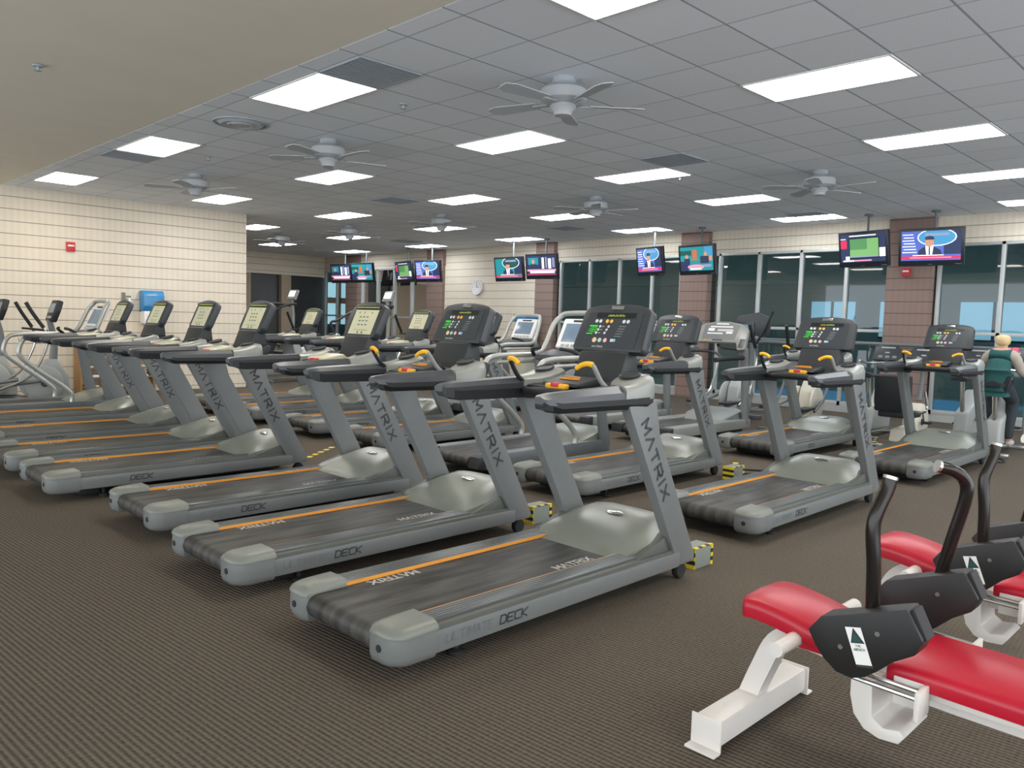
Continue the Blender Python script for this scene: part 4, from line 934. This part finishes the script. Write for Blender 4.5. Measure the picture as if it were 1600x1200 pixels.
def make_tv(name_lab, kind, c, yaw, W=.92, H=.56, tilt=9, roll=0):
    t = empty('television', name_lab, 'television', c, 0, 'wall-side televisions')
    t.rotation_euler = (0, 0, 0)
    # screen normal towards -x, tilted down; u axis to viewer's right = -y
    R = Matrix.Rotation(yaw, 4, 'Z')@Matrix.Rotation(-math.radians(tilt), 4, 'Y')
    m = MB(); m.box(-.02, .05, -W/2, W/2, -H/2, H/2, .012, M=R); b = m.build('bezel', 'tvb', t)
    keys = list(TVC); m = MB(); sw, sh = W-.09, H-.13
    for i, (k, poly) in enumerate(tv_art(kind, sw, sh)):
        poly = clip(poly, sw, sh)
        if len(poly) < 3: continue
        m.mi = keys.index(k); vs = [m.bm.verts.new(R@Vector((-.0215-.0003*i, -u, v+.022))) for u, v in poly]; f = m.bm.faces.new(vs); f.material_index = m.mi
    s = m.build('screen', [TVC[k] for k in keys], t, ang=5)
    m = MB(); m.box(-.024, -.02, -W/2+.03, -W/2+.12, -H/2+.02, -H/2+.03, M=R); m.box(-.024, -.02, -.03, .03, -H/2+.02, -H/2+.028, M=R); m.build('logo_strip', 'cap_l', b)
    m = MB(); m.box(.05, .1, -.15, .15, -.12, .12, .01, M=R); m.tube([tuple(R@Vector((.09, 0, 0))), (.14, 0, .12), (.14, 0, CZ-c[2]-.005)], .02, 8); m.lathe([(.001, CZ-c[2]-.03), (.07, CZ-c[2]-.03), (.07, CZ-c[2]-.002), (.001, CZ-c[2]-.002)], (.14, 0, 0), 'z', 14); m.build('ceiling_mount', 'steel_d', t)
    return t
T_ = [((13.75, 5.50, 2.90), .22, 'field', 'television showing a green field chart, right side before the brick pillar', .92), ((13.85, 4.47, 2.90), -.1, 'news', 'rightmost television, man in suit before a blue oval with list of lines', .96),
      ((13.8, 9.90, 2.84), .26, 'news', 'television left of the first brick pillar, man in suit, white and pink caption', .84), ((13.85, 8.80, 2.84), .12, 'talk', 'television showing people in a teal and orange studio, over first brick pillar', .9),
      ((13.85, 14.15, 2.79), .0, 'news_teal', 'television on cream block wall, man in suit on teal background', 1.0), ((13.9, 13.09, 2.83), -.1, 'group', 'television beside the cream wall showing a standing group and white caption', .95),
      ((13.85, 18.42, 2.82), .15, 'field', 'television with green field picture, far back left of the clock', .98), ((13.9, 17.4, 2.82), -.2, 'news', 'television nearest the clock on its left, man in suit', .92),
      ((13.9, 21.75, 2.85), -.1, 'group', 'leftmost far television, dark picture with white caption', 1.0), ((13.95, 20.65, 2.85), -.15, 'talk', 'second far television from left, teal and orange studio', .98)]
for c, yaw, k, lab, W in T_: make_tv(lab, k, c, -yaw, W=W, H=.6)

# ------------------------------------------------------------------ wall items
t = empty('wall_clock', 'round white wall clock on the cream block wall', 'clock', (14.76, 16.3, 2.41))
m = MB(); m.lathe([(.001, -.035), (.18, -.035), (.2, -.045), (.215, -.03), (.215, .0), (.001, 0)], (0, 0, 0), 'x', 28); m.build('case', 'white_p', t, ang=30)
m = MB(); m.box(-.04, -.037, -.006, .006, -.01, .13); m.box(-.04, -.037, -.09, 0, -.006, .006)
for k in range(12):
    a = 2*PI*k/12; m.box(-.039, -.037, .155*math.sin(a)-.006, .155*math.sin(a)+.006, .155*math.cos(a)-.01, .155*math.cos(a)+.01)
m.build('hands_and_marks', 'ink', t)
t = empty('paper_towel_dispenser', 'translucent blue paper towel dispenser on the left block wall', 'dispenser', (5.69, 15.4, 1.68))
m = MB(); m.prism([(-.0, -.19), (-.19, -.19), (-.23, -.1), (-.23, .1), (-.17, .19), (0, .19)], -.19, .19, axis='x', bev=.015); m.build('cover', 'bluep', t, ang=40)
m = MB(); m.box(-.17, .17, -.2, -.0, -.42, -.19, .01); m.build('white_base', 'white_p', t)
m = MB(); m.box(-.19, .19, -.05, .0, -.2, -.185); m.build('exit_slot', 'black', t)
t = empty('fire_alarm_strobe', 'small red fire alarm strobe high on the left block wall', 'fire alarm', (4.35, 15.4, 2.57))
m = MB(); m.box(-.07, .07, -.05, 0, -.08, .08, .008); m.build('housing', 'alarm', t)
m = MB(); m.box(-.05, .05, -.075, -.05, -.0, .03, .006); m.build('strobe_lens', 'white_p', t)
m = MB(); m.box(-.045, .045, -.058, -.05, -.06, -.025, .003); m.build('horn_grille', 'redp', t)
t = empty('fire_alarm_strobe', 'small red fire alarm strobe on the right brick pillar under the television', 'fire alarm', (14.68, 5.1, 2.56))
m = MB(); m.box(-.05, 0, -.07, .07, -.07, .07, .008); m.build('housing', 'alarm', t)
m = MB(); m.box(-.075, -.05, -.05, .05, .0, .03, .006); m.build('strobe_lens', 'white_p', t)
t = empty('spray_bottle_holder', 'white spray bottle in a wall holder left of the blue towel dispenser', 'holder', (5.28, 15.4, 1.66))
m = MB(); m.box(-.09, -.03, -.03, 0, .0, .16, .004); m.build('bracket', 'cap_l', t)
m = MB(); m.lathe([(.001, -.16), (.04, -.16), (.045, -.1), (.04, .0), (.015, .05), (.015, .08), (.001, .08)], (.03, -.07, 0), 'z', 14); m.build('bottle', 'white_p', t)
m = MB(); m.box(-.03, .05, -.085, -.055, .07, .1, .005); m.build('trigger', 'cap_l', t)
t = empty('wall_sign', 'small dark sign with three white lines on left block wall', 'sign', (6.73, 15.4, 1.58))
m = MB(); m.box(-.13, .13, -.012, 0, -.09, .1, .004); m.build('plate', 'sign', t)
m = MB(); m.box(-.1, .1, -.014, -.0125, .05, .07); m.box(-.1, .1, -.014, -.0125, .0, .02); m.box(-.04, .04, -.014, -.0125, -.06, -.03); m.build('lettering', 'paper', t)
for i, (z, l) in enumerate(((1.85, 'upper white switch plate on the end of the left block wall'), (1.6, 'lower white switch plate on the end of the left block wall'))):
    m = MB(); m.box(7.6, 7.612, 15.44, 15.56, z-.08, z+.08, .003); o = m.build('switch_plate', 'white_p'); tag(o, l, 'switch')
t = empty('recycling_bin', 'tall white bin with a blue lid by the cream block wall', 'bin', (14.3, 13.95, 0))
m = MB(); m.prism([(-.2, 0), (.2, 0), (.24, 1.5), (-.24, 1.5)], -.2, .2, bev=.02); m.build('body', 'cream', t)
m = MB(); m.box(-.24, .24, -.22, .22, 1.5, 1.68, .03); m.build('lid', 'bluep', t)
t = empty('magazine_rack', 'low wooden shelf rack with stacked papers, against the left block wall', 'shelf rack', (5.0, 15.15, 0))
m = MB()
for k in range(6): m.box(-.6, .6, -.15, .15, .12+.17*k, .14+.17*k)
m.build('shelves', 'wood', t)
for s in (-1, 1): m = MB(); m.box(s*.62-.02, s*.62+.02, -.17, .17, 0, 1.08, .004); m.build('side_panel', 'wood', t)
for k in range(5):
    m = MB()
    for q in range(4): m.box(-.55+.28*q, -.32+.28*q, -.13, .1, .141+.17*k, .165+.17*k+.01*((q+k) % 2))
    tag(m.build('paper_stack', 'paper' if k % 2 else 'cream', None, loc=(5.0, 15.15, 0)), 'row of paper stacks on the wooden rack, shelf %s' % ['lowest', 'second from below', 'middle', 'second from top', 'top'][k], 'papers', 'paper stacks on the rack')

# floor boxes and hazard tape
for i, (x, y, l) in enumerate(((4.33, 2.66, 'grey power box edged in yellow and black tape, by the nearest treadmill front wheel'), (4.33, 4.05, 'grey power box with hazard tape, at the front of the second treadmill'), (4.33, 6.6, 'grey power box with hazard tape, before the fourth treadmill'), (7.14, 4.0, 'grey power box with hazard tape and cable, right of second row'))):
    t = empty('power_box', l, 'power box', (x, y, 0), 0, 'taped power boxes')
    m = MB(); m.box(-.1, .1, -.06, .06, 0, .13, .004); m.build('body', 'boxg', t)
    m = MB()
    for k in range(5):
        m.mi = k % 2; m.box(-.1+.04*k, -.06+.04*k, -.063, -.04, .128, .133); m.box(-.103, -.098, -.06, .06, .026*k, .026*(k+1)); m.box(.078, .103, -.063, -.059, .026*k, .026*(k+1))
    m.build('hazard_tape', ['haz_y', 'haz_b'], t)
for i, (x0, y0, x1, y1, l) in enumerate(((4.35, 7.4, 5.0, 7.9, 'yellow and black floor tape strip between the front two treadmill rows'), (7.2, 4.1, 8.1, 4.5, 'yellow floor tape strip over a cable right of the second row'), (10.9, 3.9, 11.6, 4.5, 'yellow floor tape strip by the exercise bikes'))):
    m = MB(); d = Vector((x1-x0, y1-y0, 0)); L = d.length; d.normalize(); n_ = Vector((-d.y, d.x, 0))*.03
    for k in range(10):
        a = Vector((x0, y0, .004))+d*L*k/10; b = Vector((x0, y0, .004))+d*L*(k+1)/10; m.mi = k % 2; m.quad(a-n_, b-n_, b+n_, a+n_)
    tag(m.build('floor_tape', ['haz_y', 'haz_b']), l, 'floor tape', 'floor tape strips')
m = MB(); m.tube([(7.28, 4.0, .012), (7.4, 4.2, .03), (7.6, 4.2, .012), (7.75, 3.95, .012), (7.55, 3.85, .02), (7.4, 4.05, .012)], .01, 6, 5); tag(m.build('extension_cord', 'rubber'), 'black cord coiled on carpet at the second row front', 'cord')
m = MB(); m.tube([(10.62, 2.72, .012), (10.75, 2.5, .012), (11.0, 2.6, .012), (10.9, 2.85, .012), (10.72, 2.85, .012), (10.64, 2.6, .014)], .01, 6, 5); tag(m.build('extension_cord', 'rubber'), 'black cord coiled on carpet in front of the far right treadmill', 'cord')

# ------------------------------------------------------------------ person on the bike
def skin_mesh(name, verts, edges, radii, m, parent, root=0, sub=2):
    me = bpy.data.meshes.new(name); me.from_pydata(verts, edges, []); o = bpy.data.objects.new(name, me); COL.objects.link(o)
    sk = o.modifiers.new('Skin', 'SKIN'); sd = o.modifiers.new('Sub', 'SUBSURF'); sd.levels = sub; sd.render_levels = sub
    for i, r in enumerate(radii):
        v = me.skin_vertices[0].data[i]; v.radius = (r, r) if isinstance(r, (int, float)) else r; v.use_root = (i == root)
    dg = bpy.context.evaluated_depsgraph_get(); nm = bpy.data.meshes.new_from_object(o.evaluated_get(dg))
    bpy.data.objects.remove(o); nm.name = name; nm.materials.clear(); nm.materials.append(MT[m])
    nm.polygons.foreach_set('use_smooth', [True]*len(nm.polygons))
    q = bpy.data.objects.new(name, nm); COL.objects.link(q); q.parent = parent; return q
pr_ = empty('person', 'blond person in teal vest over beige sleeves, back turned, seated on a bike', 'person', (11.75, 2.82, 0)); pr_.scale = (.92, .92, .92)
V = [(-.28, 0, .97), (-.25, 0, 1.12), (-.18, 0, 1.3), (-.12, 0, 1.4), (-.09, 0, 1.47), (-.08, 0, 1.56), (-.07, 0, 1.64),   # pelvis..head 0-6
     (-.14, .17, 1.37), (-.05, .24, 1.14), (.08, .25, 1.1), (.13, .25, 1.1),   # left arm 7-10
     (-.14, -.17, 1.37), (-.05, -.24, 1.14), (.08, -.25, 1.1), (.13, -.25, 1.1),  # 11-14
     (-.26, .1, .95), (.12, .13, .84), (.12, .14, .5), (.12, .14, .3), (.24, .14, .27),   # 15-19
     (-.26, -.1, .95), (.1, -.13, .72), (-.02, -.14, .4), (-.02, -.14, .18), (.1, -.14, .15)]
Ed = [(0, 1), (1, 2), (2, 3), (3, 4), (4, 5), (5, 6), (3, 7), (7, 8), (8, 9), (9, 10), (3, 11), (11, 12), (12, 13), (13, 14), (0, 15), (15, 16), (16, 17), (17, 18), (18, 19), (0, 20), (20, 21), (21, 22), (22, 23), (23, 24)]
Ra = [.13, .12, .14, .1, .05, .085, .08, .065, .045, .035, .035, .065, .045, .035, .035, .1, .075, .05, .04, .04, .1, .075, .05, .04, .04]
skin_mesh('body', V, Ed, Ra, 'skin', pr_)
skin_mesh('vest', V[:4]+[(-.14, .13, 1.38), (-.14, -.13, 1.38), (-.28, 0, .88)], [(0, 1), (1, 2), (2, 3), (3, 4), (3, 5), (0, 6)], [.165, .15, .165, .115, .08, .08, .175], 'teal', pr_)
skin_mesh('sleeve', [V[3], V[7], V[8], V[9]], [(0, 1), (1, 2), (2, 3)], [.1, .085, .06, .046], 'beigef', pr_)
skin_mesh('sleeve', [V[3], V[11], V[12], V[13]], [(0, 1), (1, 2), (2, 3)], [.1, .085, .06, .046], 'beigef', pr_)
skin_mesh('trousers', [V[0]]+V[15:19]+V[20:24], [(0, 1), (1, 2), (2, 3), (3, 4), (0, 5), (5, 6), (6, 7), (7, 8)], [.15, .115, .09, .065, .055, .115, .09, .065, .055], 'pants', pr_)
for a in (19, 24): 
    x, y, z = V[a]; skin_mesh('shoe', [(x-.14, y, z), (x-.02, y, z-.01), (x+.08, y, z-.015)], [(0, 1), (1, 2)], [.05, .048, .035], 'shoe', pr_)
skin_mesh('hair', [(-.11, 0, 1.49), (-.105, 0, 1.57), (-.09, 0, 1.66)], [(0, 1), (1, 2)], [.085, .11, .1], 'hair', pr_)

# ------------------------------------------------------------------ light, world, camera
w = bpy.data.worlds.new('World'); bpy.context.scene.world = w; w.use_nodes = True
w.node_tree.nodes['Background'].inputs[0].default_value = (.76, .81, .87, 1); w.node_tree.nodes['Background'].inputs[1].default_value = 2.2
cam = bpy.data.cameras.new('camera'); co = bpy.data.objects.new('camera', cam); COL.objects.link(co)
F = Vector((0.7029458682794433, 0.7069297391766772, -0.07821413003067003)); R = Vector((0.7104399946656274, -0.7031186296532864, 0.02998677398434601)); U = Vector((0.033795269615184975, 0.07664552499709143, 0.9964854957547337))
Mc = Matrix((R, U, -F)).transposed().to_4x4(); Mc.translation = (0, 0, 1.5); co.matrix_world = Mc
cam.sensor_width = 36; cam.sensor_fit = 'HORIZONTAL'; cam.lens = 1241.98/1600*36; cam.clip_start = .05; cam.clip_end = 100
sc = bpy.context.scene; sc.camera = co
sc.view_settings.view_transform = 'Standard'; sc.view_settings.look = 'None'; sc.view_settings.exposure = 0.95
sc.cycles.use_denoising = True; sc.cycles.max_bounces = 6; sc.cycles.transparent_max_bounces = 8
sc.cycles.sample_clamp_indirect = 6
